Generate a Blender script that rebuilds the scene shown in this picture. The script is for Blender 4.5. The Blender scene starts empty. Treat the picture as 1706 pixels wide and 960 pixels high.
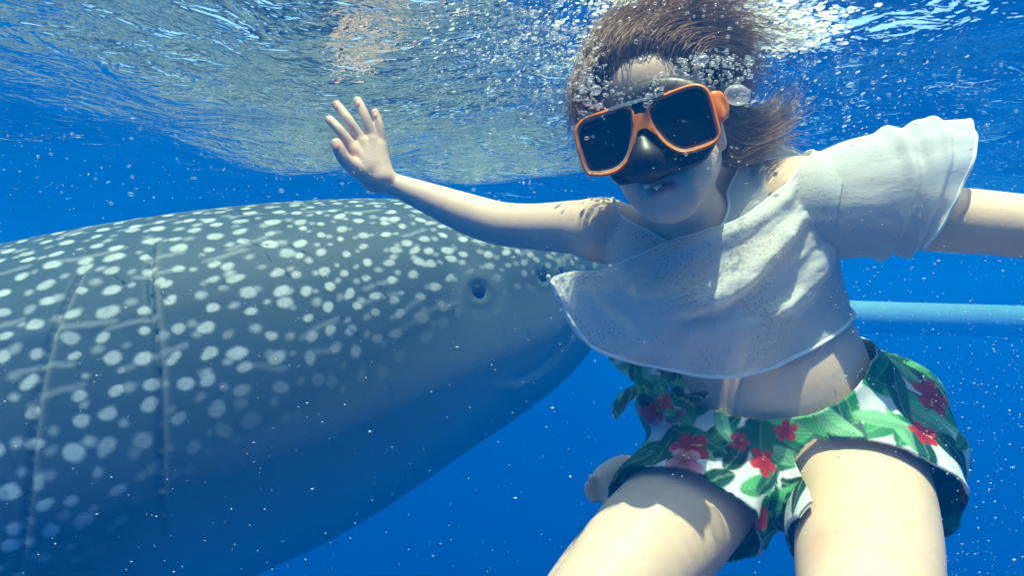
import bpy, bmesh, math, random
import numpy as np
from mathutils import Vector, Matrix
rng = np.random.default_rng(7)
random.seed(7)
SC = bpy.context.scene
COL = SC.collection
R = math.radians

# ------------------------------------------------------------------ camera
CAM_Z = -0.45
FPX = 1000.0                       # focal length in pixels of the 1706 px wide photograph
cam_d = bpy.data.cameras.new("camera"); cam = bpy.data.objects.new("camera", cam_d); COL.objects.link(cam)
cam.location = (0, 0, CAM_Z); cam.rotation_euler = (R(90), 0, 0)
cam_d.sensor_width = 36; cam_d.lens = 36 * FPX / 1706
cam_d.clip_start = 0.02; cam_d.clip_end = 500
SC.camera = cam

# ------------------------------------------------------------------ world, sun, exposure
SUN_EL, SUN_AZ = R(78), R(188)      # azimuth measured from +Y (straight ahead) towards +X
w = bpy.data.worlds.new("World"); SC.world = w; w.use_nodes = True
nt = w.node_tree; bg = nt.nodes['Background']
sky = nt.nodes.new('ShaderNodeTexSky'); sky.sky_type = 'NISHITA'; sky.sun_disc = False
sky.sun_elevation = SUN_EL; sky.sun_rotation = SUN_AZ
nt.links.new(sky.outputs[0], bg.inputs[0]); bg.inputs[1].default_value = 0.135
sun_d = bpy.data.lights.new("sun", 'SUN'); sun_d.energy = 2.9; sun_d.angle = R(0.5); sun_d.color = (1, .90, .77)
sun = bpy.data.objects.new("sun", sun_d); COL.objects.link(sun)
sv = Vector((math.sin(SUN_AZ) * math.cos(SUN_EL), math.cos(SUN_AZ) * math.cos(SUN_EL), math.sin(SUN_EL)))
sun.rotation_euler = sv.to_track_quat('Z', 'Y').to_euler(); sun.location = (0, 0, 5)
SC.view_settings.view_transform = 'Standard'; SC.view_settings.look = 'None'
SC.view_settings.exposure = 1.85; SC.view_settings.gamma = 1
SC.view_settings.use_white_balance = True; SC.view_settings.white_balance_temperature = 7800; SC.view_settings.white_balance_tint = -16
cy = SC.cycles
cy.use_denoising = True
cy.max_bounces = 10; cy.diffuse_bounces = 2; cy.glossy_bounces = 4; cy.transmission_bounces = 6
cy.volume_bounces = 3; cy.transparent_max_bounces = 12
cy.caustics_reflective = False; cy.caustics_refractive = False
cy.sample_clamp_indirect = 4

# ------------------------------------------------------------------ helpers
def P(px, py, d):
    """photo pixel + distance in front of the lens -> point in the world"""
    return np.array([(px - 853) * d / FPX, d, CAM_Z + (480 - py) * d / FPX])
def PX(a): return np.array([P(*q) for q in a])
def nrm(v):
    v = np.asarray(v, float); return v / np.linalg.norm(v)

def tag(o, label=None, cat=None, group=None, kind=None):
    if label: o['label'] = label
    if cat: o['category'] = cat
    if group: o['group'] = group
    if kind: o['kind'] = kind
    return o
def empty(name, loc):
    o = bpy.data.objects.new(name, None); o.location = loc; o.empty_display_size = .05; COL.objects.link(o); return o
def root_loc(o):
    while o.parent: o = o.parent
    return np.array(o.location)
def mesh_obj(name, V, F, mat, parent=None, smooth=True, attrs=None, loc=None):
    """V in world coordinates; linked as ONE mesh object (shifted to its thing's base)"""
    V = np.asarray(V, np.float64)
    off = root_loc(parent) if parent else (np.array(loc) if loc is not None else np.zeros(3))
    me = bpy.data.meshes.new(name)
    if isinstance(F, np.ndarray):
        n = F.shape[1]
        me.vertices.add(len(V)); me.vertices.foreach_set('co', (V - off).astype(np.float32).ravel())
        me.loops.add(F.size); me.loops.foreach_set('vertex_index', F.astype(np.int32).ravel())
        me.polygons.add(len(F)); me.polygons.foreach_set('loop_start', np.arange(0, F.size, n, dtype=np.int32))
        me.update(calc_edges=True)
    else:
        me.from_pydata([tuple(v) for v in (V - off)], [], F)
    if smooth: me.polygons.foreach_set('use_smooth', np.ones(len(me.polygons), bool))
    for k, a in (attrs or {}).items():
        a = np.asarray(a, np.float32)
        if a.ndim == 1:
            at = me.attributes.new(k, 'FLOAT', 'POINT'); at.data.foreach_set('value', a)
        elif a.shape[1] == 3:
            at = me.attributes.new(k, 'FLOAT_VECTOR', 'POINT'); at.data.foreach_set('vector', a.ravel())
        else:
            at = me.attributes.new(k, 'FLOAT_COLOR', 'POINT'); at.data.foreach_set('color', a.ravel())
    me.validate()
    if mat: me.materials.append(mat)
    o = bpy.data.objects.new(name, me); COL.objects.link(o)
    if parent: o.parent = parent
    else: o.location = off
    return o

# ---- node helpers
class NT:
    def __init__(s, name):
        s.m = bpy.data.materials.new(name); s.m.use_nodes = True; s.t = s.m.node_tree
        for n in list(s.t.nodes): s.t.nodes.remove(n)
        s.out = s.n('ShaderNodeOutputMaterial')
    def n(s, typ, ins=None, **kw):
        n = s.t.nodes.new(typ)
        for k, v in kw.items(): setattr(n, k, v)
        for k, v in (ins or {}).items():
            sk = n.inputs[k]
            if isinstance(v, bpy.types.NodeSocket): s.t.links.new(v, sk)
            else: sk.default_value = v
        return n
    def link(s, a, b): s.t.links.new(a, b)
    def math(s, op, a, b=0., clamp=False):
        return s.n('ShaderNodeMath', {0: a, 1: b}, operation=op, use_clamp=clamp).outputs[0]
    def mix(s, f, a, b):
        n = s.n('ShaderNodeMix', data_type='RGBA')
        for sk, v in ((n.inputs[0], f), (n.inputs[6], a), (n.inputs[7], b)):
            if isinstance(v, bpy.types.NodeSocket): s.t.links.new(v, sk)
            else: sk.default_value = v
        return n.outputs[2]
    def ramp(s, fac, stops, interp='LINEAR'):
        n = s.n('ShaderNodeValToRGB', {0: fac}); cr = n.color_ramp; cr.interpolation = interp
        while len(cr.elements) < len(stops): cr.elements.new(.5)
        for e, (p, c) in zip(cr.elements, stops):
            e.position = p; e.color = c if len(c) == 4 else (*c, 1)
        return n.outputs[0]
    def surf(s, sh): s.link(sh, s.out.inputs['Surface']); return s.m
    def pri(s, **ins):
        d = {k.replace('_', ' '): v for k, v in ins.items()}
        return s.n('ShaderNodeBsdfPrincipled', d)
def c4(r, g, b): return (r, g, b, 1)

# ------------------------------------------------------------------ splines and lofts
def catmull(pts, n, closed=False):
    """pts (k, d) -> n samples of a Catmull-Rom spline through them"""
    p = np.asarray(pts, float); k = len(p)
    if closed:
        t = np.arange(n) / n * k
        i = np.floor(t).astype(int); f = (t - i)[:, None]
        g = lambda j: p[(i + j) % k]
    else:
        t = np.linspace(0, k - 1, n); i = np.minimum(np.floor(t).astype(int), k - 2); f = (t - i)[:, None]
        e = np.vstack([2 * p[0] - p[1], p, 2 * p[-1] - p[-2]])
        g = lambda j: e[i + j + 1]
    a, b, c, d = g(-1), g(0), g(1), g(2)
    return .5 * (2 * b + (c - a) * f + (2 * a - 5 * b + 4 * c - d) * f ** 2 + (3 * b - a - 3 * c + d) * f ** 3)
def grid_spline(ctrl, nu, nv, closed_v=False):
    """ctrl (rows, cols, 3) -> (nu, nv, 3)"""
    c = np.asarray(ctrl, float)
    a = np.stack([catmull(r, nv, closed_v) for r in c])
    return np.stack([catmull(a[:, j], nu) for j in range(nv)], 1)
def grid_faces(nu, nv, closed_v=False, off=0, flip=False):
    i, j = np.meshgrid(np.arange(nu - 1), np.arange(nv if closed_v else nv - 1), indexing='ij')
    j2 = (j + 1) % nv
    q = np.stack([i * nv + j, i * nv + j2, (i + 1) * nv + j2, (i + 1) * nv + j], -1).reshape(-1, 4) + off
    return q[:, ::-1].copy() if flip else q
def tube(path, rad, sides=10, closed=False, cap=True, squash=None):
    """round tube along a path: returns V, F(list)"""
    path = np.asarray(path, float); n = len(path)
    rad = np.broadcast_to(np.asarray(rad, float), (n,))
    V = []; up = np.array([0.13, .2, 1.]); F = []
    for i in range(n):
        a = path[(i - 1) % n] if (closed or i > 0) else path[i]
        b = path[(i + 1) % n] if (closed or i < n - 1) else path[i]
        t = nrm(b - a); s = nrm(np.cross(t, up)); u = np.cross(s, t)
        th = np.linspace(0, 2 * np.pi, sides, endpoint=False)
        V.append(path[i] + rad[i] * (np.cos(th)[:, None] * s + np.sin(th)[:, None] * u))
    V = np.concatenate(V)
    for i in range(n if closed else n - 1):
        k = (i + 1) % n
        for j in range(sides):
            j2 = (j + 1) % sides
            F.append((i * sides + j, i * sides + j2, k * sides + j2, k * sides + j))
    if cap and not closed:
        F.append(tuple(range(sides))[::-1]); F.append(tuple((n - 1) * sides + j for j in range(sides)))
    return V, F

# ------------------------------------------------------------------ signed distance modelling
class Sdf:
    """list of rounded cones and ellipsoids joined with a smooth minimum, meshed by surface nets"""
    def __init__(s): s.p = []
    def cone(s, a, b, ra, rb, k=.02, sub=False, flat=None):
        s.p.append(('c', np.array(a, float), np.array(b, float), ra, rb, k, sub, flat)); return s
    def chain(s, pts, k=.02, n=0, sub=False):
        q = np.array([[*a, r] for a, r in pts]); q = catmull(q, n or (len(q) - 1) * 5 + 1) if len(q) > 2 else q
        s.p.append(('p', q[:, :3], q[:, 3], None, 0, k, sub, None)); return s
    def ell(s, c, r, ax=None, k=.02, sub=False):
        s.p.append(('e', np.array(c, float), np.array(r, float), np.eye(3) if ax is None else np.array(ax, float), 0, k, sub, None)); return s
    @staticmethod
    def d1(pr, X):
        if pr[0] == 'c':
            a, b, ra, rb, flat = pr[1], pr[2], pr[3], pr[4], pr[7]
            pa = X - a; ba = b - a
            if flat is not None:                        # (direction, factor): thinner along that direction
                nv, fc = flat
                pa = pa + (1 / fc - 1) * (pa @ nv)[:, None] * nv; ba = ba + (1 / fc - 1) * (ba @ nv) * nv
            t = np.clip(pa @ ba / (ba @ ba), 0, 1)
            d = np.sqrt(((pa - t[:, None] * ba) ** 2).sum(1)) - (ra + t * (rb - ra))
            return d * (flat[1] if flat is not None and False else 1)
        if pr[0] == 'p':
            q, r = pr[1], pr[2]; d = np.full(len(X), 9.)
            for i in range(len(q) - 1):
                pa = X - q[i]; ba = q[i + 1] - q[i]; t = np.clip(pa @ ba / (ba @ ba), 0, 1)
                d = np.minimum(d, np.sqrt(((pa - t[:, None] * ba) ** 2).sum(1)) - (r[i] + t * (r[i + 1] - r[i])))
            return d
        c, r, ax = pr[1], pr[2], pr[3]
        l = (X - c) @ ax.T
        k0 = np.sqrt(((l / r) ** 2).sum(1)); k1 = np.sqrt(((l / r ** 2) ** 2).sum(1)) + 1e-9
        return k0 * (k0 - 1) / k1
    def ev(s, X, idx=None):
        d = np.full(len(X), 1.0)
        for i in (range(len(s.p)) if idx is None else idx):
            pr = s.p[i]; e = s.d1(pr, X); k = pr[5]
            if pr[6]:
                h = np.maximum(k - np.abs(d + e), 0) / k
                d = np.maximum(d, -e) + h * h * k * .25
            else:
                h = np.maximum(k - np.abs(d - e), 0) / k
                d = np.minimum(d, e) - h * h * k * .25
        return d

def surface_nets(f, lo, hi, h, B=14, reach=1.7):
    """f(X, block_centre, block_radius) -> distance; only blocks near the surface are evaluated"""
    lo = np.array(lo, float); nb = np.ceil((np.array(hi) - lo) / (h * B)).astype(int)
    N = nb * B + 1
    D = np.full(N, 1.0, np.float32)
    gi = np.stack(np.meshgrid(*[np.arange(B + 1)] * 3, indexing='ij'), -1).reshape(-1, 3)
    rad = B * h * .5 * math.sqrt(3)
    bi = np.stack(np.meshgrid(*[np.arange(k) for k in nb], indexing='ij'), -1).reshape(-1, 3)
    cen = lo + (bi + .5) * B * h
    dc = f(cen, None, None)
    for b, c, v in zip(bi, cen, dc):
        s = b * B
        if abs(v) > rad * reach:
            if v < 0: D[s[0]:s[0] + B + 1, s[1]:s[1] + B + 1, s[2]:s[2] + B + 1] = -1
            continue
        d = f(lo + (s + gi) * h, c, rad)
        D[s[0]:s[0] + B + 1, s[1]:s[1] + B + 1, s[2]:s[2] + B + 1] = d.reshape(B + 1, B + 1, B + 1)
    S = (D < 0)
    cnt = np.zeros(N - 1, np.uint8)
    corners = [(i, j, k) for i in (0, 1) for j in (0, 1) for k in (0, 1)]
    n0, n1, n2 = N - 1
    for i, j, k in corners: cnt += S[i:i + n0, j:j + n1, k:k + n2]
    ci = np.argwhere((cnt > 0) & (cnt < 8))
    cid = np.full(N - 1, -1, np.int32); cid[tuple(ci.T)] = np.arange(len(ci))
    cv = {c: D[ci[:, 0] + c[0], ci[:, 1] + c[1], ci[:, 2] + c[2]].astype(float) for c in corners}
    acc = np.zeros((len(ci), 3)); num = np.zeros(len(ci))
    for a in corners:
        for ax in range(3):
            if a[ax]: continue
            b = tuple(1 if q == ax else a[q] for q in range(3))
            va, vb = cv[a], cv[b]; m = (va < 0) != (vb < 0)
            t = np.where(m, va / np.where(m, va - vb, 1), 0)
            p = np.tile(np.array(a, float), (len(ci), 1)); p[:, ax] = t
            acc[m] += p[m]; num[m] += 1
    V = lo + (ci + acc / num[:, None]) * h
    F = []
    for ax in range(3):
        sl0 = [slice(None)] * 3; sl1 = [slice(None)] * 3
        sl0[ax] = slice(0, -1); sl1[ax] = slice(1, None)
        A, Bq = S[tuple(sl0)], S[tuple(sl1)]
        e = np.argwhere(A != Bq)
        o1, o2 = [(ax + 1) % 3, (ax + 2) % 3]
        e = e[(e[:, o1] > 0) & (e[:, o2] > 0) & (e[:, o1] < N[o1] - 1) & (e[:, o2] < N[o2] - 1)]
        def at(d1, d2):
            q = e.copy(); q[:, o1] -= d1; q[:, o2] -= d2
            return cid[tuple(q.T)]
        q = np.stack([at(1, 1), at(0, 1), at(0, 0), at(1, 0)], 1)
        fl = ~A[tuple(e.T)]
        q[fl] = q[fl][:, ::-1]
        F.append(q)
    F = np.concatenate(F); F = F[(F >= 0).all(1)]
    return V, F
def smooth_verts(V, F, it=2, lam=.5):
    n = len(V)
    for k in range(it):
        acc = np.zeros_like(V); num = np.zeros(n)
        for a, b in ((0, 1), (1, 2), (2, 3), (3, 0)):
            for s, t in ((a, b), (b, a)):
                for c in range(3): acc[:, c] += np.bincount(F[:, s], V[F[:, t], c], n)
                num += np.bincount(F[:, s], minlength=n)
        V = V + lam * (acc / np.maximum(num, 1)[:, None] - V)
    return V
def vert_normals(V, F):
    n = np.cross(V[F[:, 2]] - V[F[:, 0]], V[F[:, 3]] - V[F[:, 1]])
    N = np.zeros_like(V)
    for i in range(4):
        for c in range(3): N[:, c] += np.bincount(F[:, i], n[:, c], len(V))
    return N / (np.linalg.norm(N, axis=1)[:, None] + 1e-12)
def sdf_mesh(s, lo, hi, h, smooth=2):
    def f(X, c, rad):
        if c is None: return s.ev(X)
        idx = [i for i, pr in enumerate(s.p) if s.d1(pr, c[None])[0] < rad * 1.6 + pr[5] + .02]
        return s.ev(X, idx) if idx else np.full(len(X), 1.)
    V, F = surface_nets(f, lo, hi, h)
    return smooth_verts(V, F, smooth), F

# smooth value noise for numpy displacement
def vnoise(X, scale, seed=0):
    X = np.asarray(X) * scale; r = np.random.default_rng(seed); out = np.zeros(len(X))
    for k in range(7):
        d = nrm(r.normal(size=3)) * r.uniform(.6, 1.6); ph = r.uniform(0, 6.28)
        d2 = nrm(r.normal(size=3)) * r.uniform(.6, 1.6)
        out += np.sin(X @ d * 6.28 + ph + 1.3 * np.sin(X @ d2 * 4 + ph * 2))
    return out / 7

#@@WATER
# ================================================================== WATER
def build_water():
    # --- the sheet of the sea surface, seen from below
    nr, na = 430, 860
    r = np.concatenate([[0.0], np.geomspace(.12, 68, nr - 1)])
    th = np.linspace(0, 2 * np.pi, na, endpoint=False)
    RR, TH = np.meshgrid(r, th, indexing='ij')
    X, Y = RR * np.sin(TH), RR * np.cos(TH)
    Z = np.zeros_like(X)
    g = np.random.default_rng(21)
    cell = np.maximum(RR * 2 * np.pi / na, RR * .0152) + .004
    for lam, amp, n in ((5.5, .05, 4), (2.6, .026, 6), (1.3, .018, 8), (.65, .0098, 10), (.33, .0042, 12), (.17, .0012, 14)):
        for k in range(n):
            L = lam * g.uniform(.7, 1.35); a = g.normal(.5, .75); ph = g.uniform(0, 6.28)
            kx, ky = math.sin(a) * 6.283 / L, math.cos(a) * 6.283 / L
            fade = np.clip((L / cell - 3) / 4, 0, 1)
            q = X * kx + Y * ky + ph + .5 * np.sin(X * ky * .31 - Y * kx * .27 + ph * 3)
            Z += amp / math.sqrt(n) * 1.3 * fade * (np.sin(q) + .25 * np.sin(2 * q + 1.2))
    Z *= np.clip((68 - RR) / 8, 0, 1)
    V = np.stack([X, Y, Z], -1).reshape(-1, 3)
    F = grid_faces(nr, na, True)
    t = NT('water_surface')
    co = t.n('ShaderNodeTexCoord').outputs['Object']
    mp = t.n('ShaderNodeMapping', {'Vector': co, 'Scale': (1.0, 1.5, 1), 'Rotation': (0, 0, .45)}).outputs[0]
    n1 = t.n('ShaderNodeTexNoise', {'Vector': mp, 'Scale': 9., 'Detail': 3., 'Roughness': .55, 'Distortion': .6}).outputs[0]
    n2 = t.n('ShaderNodeTexNoise', {'Vector': mp, 'Scale': 34., 'Detail': 2., 'Roughness': .5, 'Distortion': .8}).outputs[0]
    hgt = t.math('ADD', t.math('MULTIPLY', n1, .025), t.math('MULTIPLY', n2, .0042))
    bump = t.n('ShaderNodeBump', {'Height': hgt, 'Strength': 1., 'Distance': 1.}).outputs[0]
    fr = t.n('ShaderNodeFresnel', {'IOR': 1.333, 'Normal': bump}).outputs[0]
    gl = t.n('ShaderNodeBsdfGlossy', {'Color': c4(.86, .89, .90), 'Roughness': .02, 'Normal': bump}).outputs[0]
    tr = t.n('ShaderNodeBsdfTransparent', {'Color': c4(.97, .99, 1)}).outputs[0]
    rf = t.n('ShaderNodeBsdfRefraction', {'Color': c4(1, 1, 1), 'IOR': 1.333, 'Roughness': .25, 'Normal': bump}).outputs[0]
    thru = t.n('ShaderNodeMixShader', {0: .2, 1: tr, 2: rf}).outputs[0]
    m = t.surf(t.n('ShaderNodeMixShader', {0: fr, 1: thru, 2: gl}).outputs[0])
    o = mesh_obj('water_surface', V, F, m)
    tag(o, kind='structure')
    # --- the deep water all round: a wide bowl far away
    n1_, n2_ = 20, 64
    el = np.linspace(0, np.pi / 2, n1_); az = np.linspace(0, 2 * np.pi, n2_, endpoint=False)
    E, A = np.meshgrid(el, az, indexing='ij')
    V = np.stack([69 * np.cos(E) * np.sin(A), 69 * np.cos(E) * np.cos(A), -.2 - 30 * np.sin(E)], -1).reshape(-1, 3)
    t = NT('deep_water'); m = t.surf(t.pri(Base_Color=c4(.004, .06, .22), Roughness=1.).outputs[0])
    tag(mesh_obj('deep_water', V, grid_faces(n1_, n2_, True), m), kind='structure')
    # --- the water itself as a medium
    t = NT('haze')
    vol = t.n('ShaderNodeVolumePrincipled', {'Color': c4(.0005, .145, .535), 'Density': .24, 'Anisotropy': .15, 'Absorption Color': c4(.0, .15, .26)})
    t.link(vol.outputs[0], t.out.inputs['Volume'])
    s, b, tp = 72, -32, .3
    V = [(x, y, z) for z in (b, tp) for y in (-s, s) for x in (-s, s)]
    F = [(0, 2, 3, 1), (4, 5, 7, 6), (0, 1, 5, 4), (2, 6, 7, 3), (0, 4, 6, 2), (1, 3, 7, 5)]
    tag(mesh_obj('haze', np.array(V, float), F, t.m, smooth=False), kind='stuff')
build_water()

#@@WHALE
# ================================================================== WHALE SHARK
def build_whale():
    # stations: image x, top edge, bottom edge, distance of the axis (visible part); world points for the rest
    st = [(991, 428, 444, 2.62), (986, 418, 478, 2.60), (975, 405, 525, 2.58), (950, 386, 572, 2.55), (900, 362, 630, 2.49),
          (850, 350, 671, 2.44), (760, 340, 732, 2.35), (650, 334, 805, 2.26), (550, 337, 866, 2.19), (450, 344, 916, 2.12),
          (300, 363, 985, 2.04), (130, 396, 1058, 1.97), (0, 430, 1108, 1.93), (-200, 482, 1165, 1.90), (-450, 530, 1180, 1.90)]
    C = []; H = []
    for x, t, b, d in st:
        a, q = P(x, t, d), P(x, b, d); C.append((a + q) / 2); H.append((a[2] - q[2]) / 2)
    C = list(C); H = list(H)
    for x, y, z, h in ((-3.2, 2.0, -1.0, .55), (-4.0, 2.2, -1.0, .40), (-4.9, 2.5, -.98, .22), (-5.7, 2.8, -.95, .10), (-6.0, 2.9, -.95, .03)):
        C.append(np.array([x, y, z])); H.append(h)
    C = np.array(C); H = np.array(H)
    # dense stations, even along the axis
    raw = np.concatenate([catmull(C, 1200), catmull(H[:, None], 1200)], 1)
    ds = np.linalg.norm(np.diff(raw[:, :3], axis=0), axis=1); s = np.concatenate([[0], np.cumsum(ds)])
    Ltot = s[-1]
    su = np.concatenate([np.linspace(0, .12, 36)[:-1] ** 1.0, np.linspace(.12, 2.9, 540)[:-1], np.linspace(2.9, Ltot, 120)])
    cx = np.stack([np.interp(su, s, raw[:, i]) for i in range(4)], 1)
    c, hh = cx[:, :3], np.maximum(cx[:, 3], .004)
    tang = np.gradient(c, axis=0); tang /= np.linalg.norm(tang, axis=1)[:, None]
    k = np.ones(41) / 41
    tang = np.stack([np.convolve(np.pad(tang[:, i], 20, 'edge'), k, 'valid') for i in range(3)], 1)
    tang[:, 2] *= .35
    side = np.cross(tang, [0, 0, 1.]); side /= np.linalg.norm(side, axis=1)[:, None]      # towards the camera or away
    if side[300, 1] > 0: side = -side                                                     # side points to the camera
    up = np.cross(side, tang); up /= np.linalg.norm(up, axis=1)[:, None]
    up[up[:, 2] < 0] *= -1
    nv = 620
    # angle 0 = towards the camera, 90 = back; denser on the visible flank
    ph = np.concatenate([np.linspace(-100, 120, 470, endpoint=False), np.linspace(120, 260, 150, endpoint=False)]) * np.pi / 180
    U, PH = np.meshgrid(su, ph, indexing='ij')
    wide = np.interp(su, [0, .25, .8, 1.6, 3, Ltot], [1.35, 1.2, 1.0, .92, .85, .6])
    cs, sn = np.cos(PH), np.sin(PH)
    e = .92
    sx = np.sign(cs) * np.abs(cs) ** e; sz = np.sign(sn) * np.abs(sn) ** e
    Hh = hh[:, None]; W = (hh * wide)[:, None]
    # longitudinal ridges of a whale shark's back
    rid = np.zeros_like(PH)
    for a in (28, 52, 74): rid += .012 * np.exp(-((np.degrees(PH) - a) / 2.6) ** 2) * np.clip((U - 1.4) / 1.2, 0, 1)
    # gill slits: step and groove, each following a slightly bowed line
    deg = np.degrees(PH)
    gill = np.zeros_like(PH); gl_shade = np.zeros_like(PH); gl_lite = np.zeros_like(PH)
    xs_px = su * 0
    pix = 853 + c[:, 0] / c[:, 1] * FPX
    def s_of_px(x): return np.interp(-x, -pix[:560], su[:560])
    gs = []
    for xx, a0, a1 in ((349, 55, -28), (263, 50, -26), (163, 44, -14), (70, 40, -20), (-30, 36, -20)):
        g0 = s_of_px(xx); gs.append(g0)
        bow = g0 + .035 * np.clip((deg - 0) / 50, -1, 1.2) ** 2 - .02 * np.clip(deg / 50, -1, 1)
        if xx == 263: bow = bow + .0022 * (45 - deg)
        if xx < 200: bow = bow + .0016 * (45 - deg)
        bow = bow + .006 * np.sin(deg / 9 + xx)
        m = np.clip((a0 - deg) / 8, 0, 1) * np.clip((deg - a1) / 22, 0, 1)
        q = U - bow
        gill += m * (-.012 * np.exp(-(q / .010) ** 2) + .009 * np.exp(-np.maximum(-q, 0) / .05) * (q <= 0) * 1.0)
        gl_shade = np.maximum(gl_shade, m * np.exp(-(q / .011) ** 2) * np.clip((25 - deg) / 40, .05, .8))  # shadow of the slits put into the skin colour, stronger low down
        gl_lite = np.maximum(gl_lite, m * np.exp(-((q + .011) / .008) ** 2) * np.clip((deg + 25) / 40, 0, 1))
    # mouth line low on the head, eye and nostril hollows
    disp = rid + gill
    V = c[:, None] + (W * sx + disp * sx)[..., None] * side[:, None] + (Hh * sz + disp * sz)[..., None] * up[:, None]
    Vf = V.reshape(-1, 3)
    px = 853 + Vf[:, 0] / Vf[:, 1] * FPX; py = 480 - (Vf[:, 2] - CAM_Z) / Vf[:, 1] * FPX
    front = (cs.ravel() > -.1)
    nrmv = (sx[..., None] * side[:, None] + sz[..., None] * up[:, None]).reshape(-1, 3)
    nrmv /= np.linalg.norm(nrmv, axis=1)[:, None]
    def find(x, y):
        dd = (px - x) ** 2 + (py - y) ** 2 + np.where(front, 0, 1e6); i = np.argmin(dd); return Vf[i].copy(), nrmv[i].copy()
    eye_p, eye_n = find(798, 484); nos_p, nos_n = find(905, 459); n2_p, n2_n = find(936, 452)
    for q, r_, dep in ((eye_p, .034, .012), (nos_p, .03, .012), (n2_p, .014, .006)):
        dist = np.linalg.norm(Vf - q, axis=1)
        Vf = Vf - (dep * np.exp(-(dist / r_) ** 2 * 1.6))[:, None] * nrmv + (.002 * np.exp(-((dist - r_ * 1.25) / (r_ * .4)) ** 2))[:, None] * nrmv
    # lower jaw: lip ridge below the mouth line
    P2 = np.stack([px, py], 1); J2 = catmull(np.array([(984, 452), (975, 500), (955, 548), (925, 590), (893, 618), (860, 634)], float), 60)
    jd = np.full(len(Vf), 1e3); near = front & (px > 780) & (px < 1010)
    jd[near] = np.sqrt(((P2[near][:, None] - J2[None]) ** 2).sum(2).min(1))
    below = np.zeros(len(Vf)); i_ = ((P2[near][:, None] - J2[None]) ** 2).sum(2).argmin(1); below[near] = np.clip((P2[near][:, 1] - J2[i_][:, 1]) / 8, -1, 1)
    Vf = Vf + (.010 * np.exp(-(jd / 30) ** 2) * np.clip(below, 0, 1) - .005 * np.exp(-(jd / 7) ** 2))[:, None] * nrmv
    # ---- skin pattern, painted in (s, arc) coordinates
    A = (PH * hh[:, None])                     # arc length round the body, metres
    Uf, Af, Df = U.ravel(), A.ravel(), deg.ravel()
    spot = np.zeros(len(Uf))
    g = np.random.default_rng(5)
    def low_limit(u): return np.interp(u, [.1, .35, .7, 1.1, 1.6, 1.87, 2.1, 2.6], [18, 13, 9, -1, -10, -32, -42, -48])
    arc_h = lambda u: np.interp(u, su, hh)
    order = np.arange(len(Uf)).reshape(U.shape)
    def paint(u0, a0, ru, ra, val, rot=0., soft=.35):
        i0, i1 = np.searchsorted(su, [u0 - max(ru, ra) * 1.5, u0 + max(ru, ra) * 1.5])
        if i1 <= i0: return
        uu = U[i0:i1] - u0; aa = A[i0:i1] - a0 * hh[i0:i1, None] / arc_h(u0)
        cr, sr = math.cos(rot), math.sin(rot)
        x = (uu * cr + aa * sr) / ru; y = (-uu * sr + aa * cr) / ra
        d = np.sqrt(x * x + y * y)
        v = val * np.clip((1 + soft - d) / (2 * soft), 0, 1)
        idx = order[i0:i1].ravel(); spot[idx] = np.maximum(spot[idx], v.ravel())
    wv = np.stack([Uf, Af, 0 * Uf], 1)
    U = U + (.007 * vnoise(wv, 7, 41) + .0035 * vnoise(wv, 22, 42)).reshape(U.shape); A = A + (.007 * vnoise(wv, 7, 43) + .0035 * vnoise(wv, 22, 44)).reshape(A.shape)
    u = .12; col = 0
    while u < 3.2:
        sp = np.interp(u, [.1, .5, .9, 1.3, 3], [.036, .047, .055, .063, .076])
        rr = np.interp(u, [.1, .5, .9, 1.3, 3], [.0078, .0115, .0131, .0143, .0172])
        h0 = arc_h(u)
        a = low_limit(u) * np.pi / 180 * h0 + g.uniform(0, sp)
        while a < 100 * np.pi / 180 * h0:
            big = col % 2 == 0
            fade = np.clip((math.degrees(a / h0) - low_limit(u)) / 22, .12, 1)
            uj, aj = u + g.normal(0, .010), a + g.normal(0, .010)
            if big:
                r0 = rr * g.uniform(.8, 1.2)
                paint(uj, aj, r0 * g.uniform(.95, 1.35), r0 * g.uniform(.85, 1.05), fade * g.uniform(.7, 1.), g.normal(.0, .4), .2)
            else:
                p = g.uniform()
                if p < .14 and u > .3 and a / h0 > .1:       # short pale bars between the rows of spots
                    ln = sp * g.uniform(.5, 1.0); rot = g.normal(-.05, .2)
                    for q in np.linspace(-1, 1, 25):
                        paint(uj + q * ln * math.cos(rot), aj + q * ln * math.sin(rot) + .003 * math.sin(q * 2 + a * 9), .0110, .0070, fade * .32, 0, .6)
                else:
                    r0 = rr * g.uniform(.45, .8)
                    paint(uj, aj, r0 * 1.1, r0, fade * g.uniform(.35, .75), 0, .5)
            a += sp * g.uniform(.88, 1.15) * (1 if big else .95)
        u += sp * .56; col += 1
    # fine freckles of the snout
    for k in range(130):
        u0 = g.uniform(.06, .5); a0 = g.uniform(low_limit(u0) + 4, 95) * np.pi / 180 * arc_h(u0)
        paint(u0, a0, .008, .008, g.uniform(.25, .6), 0, .6)
    ue, ae = Uf[np.argmin(((Vf - eye_p) ** 2).sum(1))], 0
    de = np.linalg.norm(Vf - eye_p, axis=1)
    spot *= np.clip((de - .055) / .04, 0, 1)
    halo = np.exp(-((de - .075) / .035) ** 2) * .07
    belly = np.clip((low_limit(Uf) + 4 - Df) / 38, 0, 1)
    belly = np.where(Df > 130, 1 - np.clip((205 - Df) / 40, 0, 1) * 1.0, belly)
    spotv = np.clip(spot + halo, 0, 1)
    F = grid_faces(len(su), nv, True)
    n0 = len(Vf)
    Vf = np.vstack([Vf, c[0] + (c[0] - c[1]) * .3, c[-1]])
    caps = [(n0, j, (j + 1) % nv) for j in range(nv)] + [(n0 + 1, (len(su) - 1) * nv + (j + 1) % nv, (len(su) - 1) * nv + j) for j in range(nv)]
    F = np.vstack([F, np.array([(a, b, d, d) for a, b, d in caps])])
    ext = lambda a: np.concatenate([a, [0, 0]])
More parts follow.
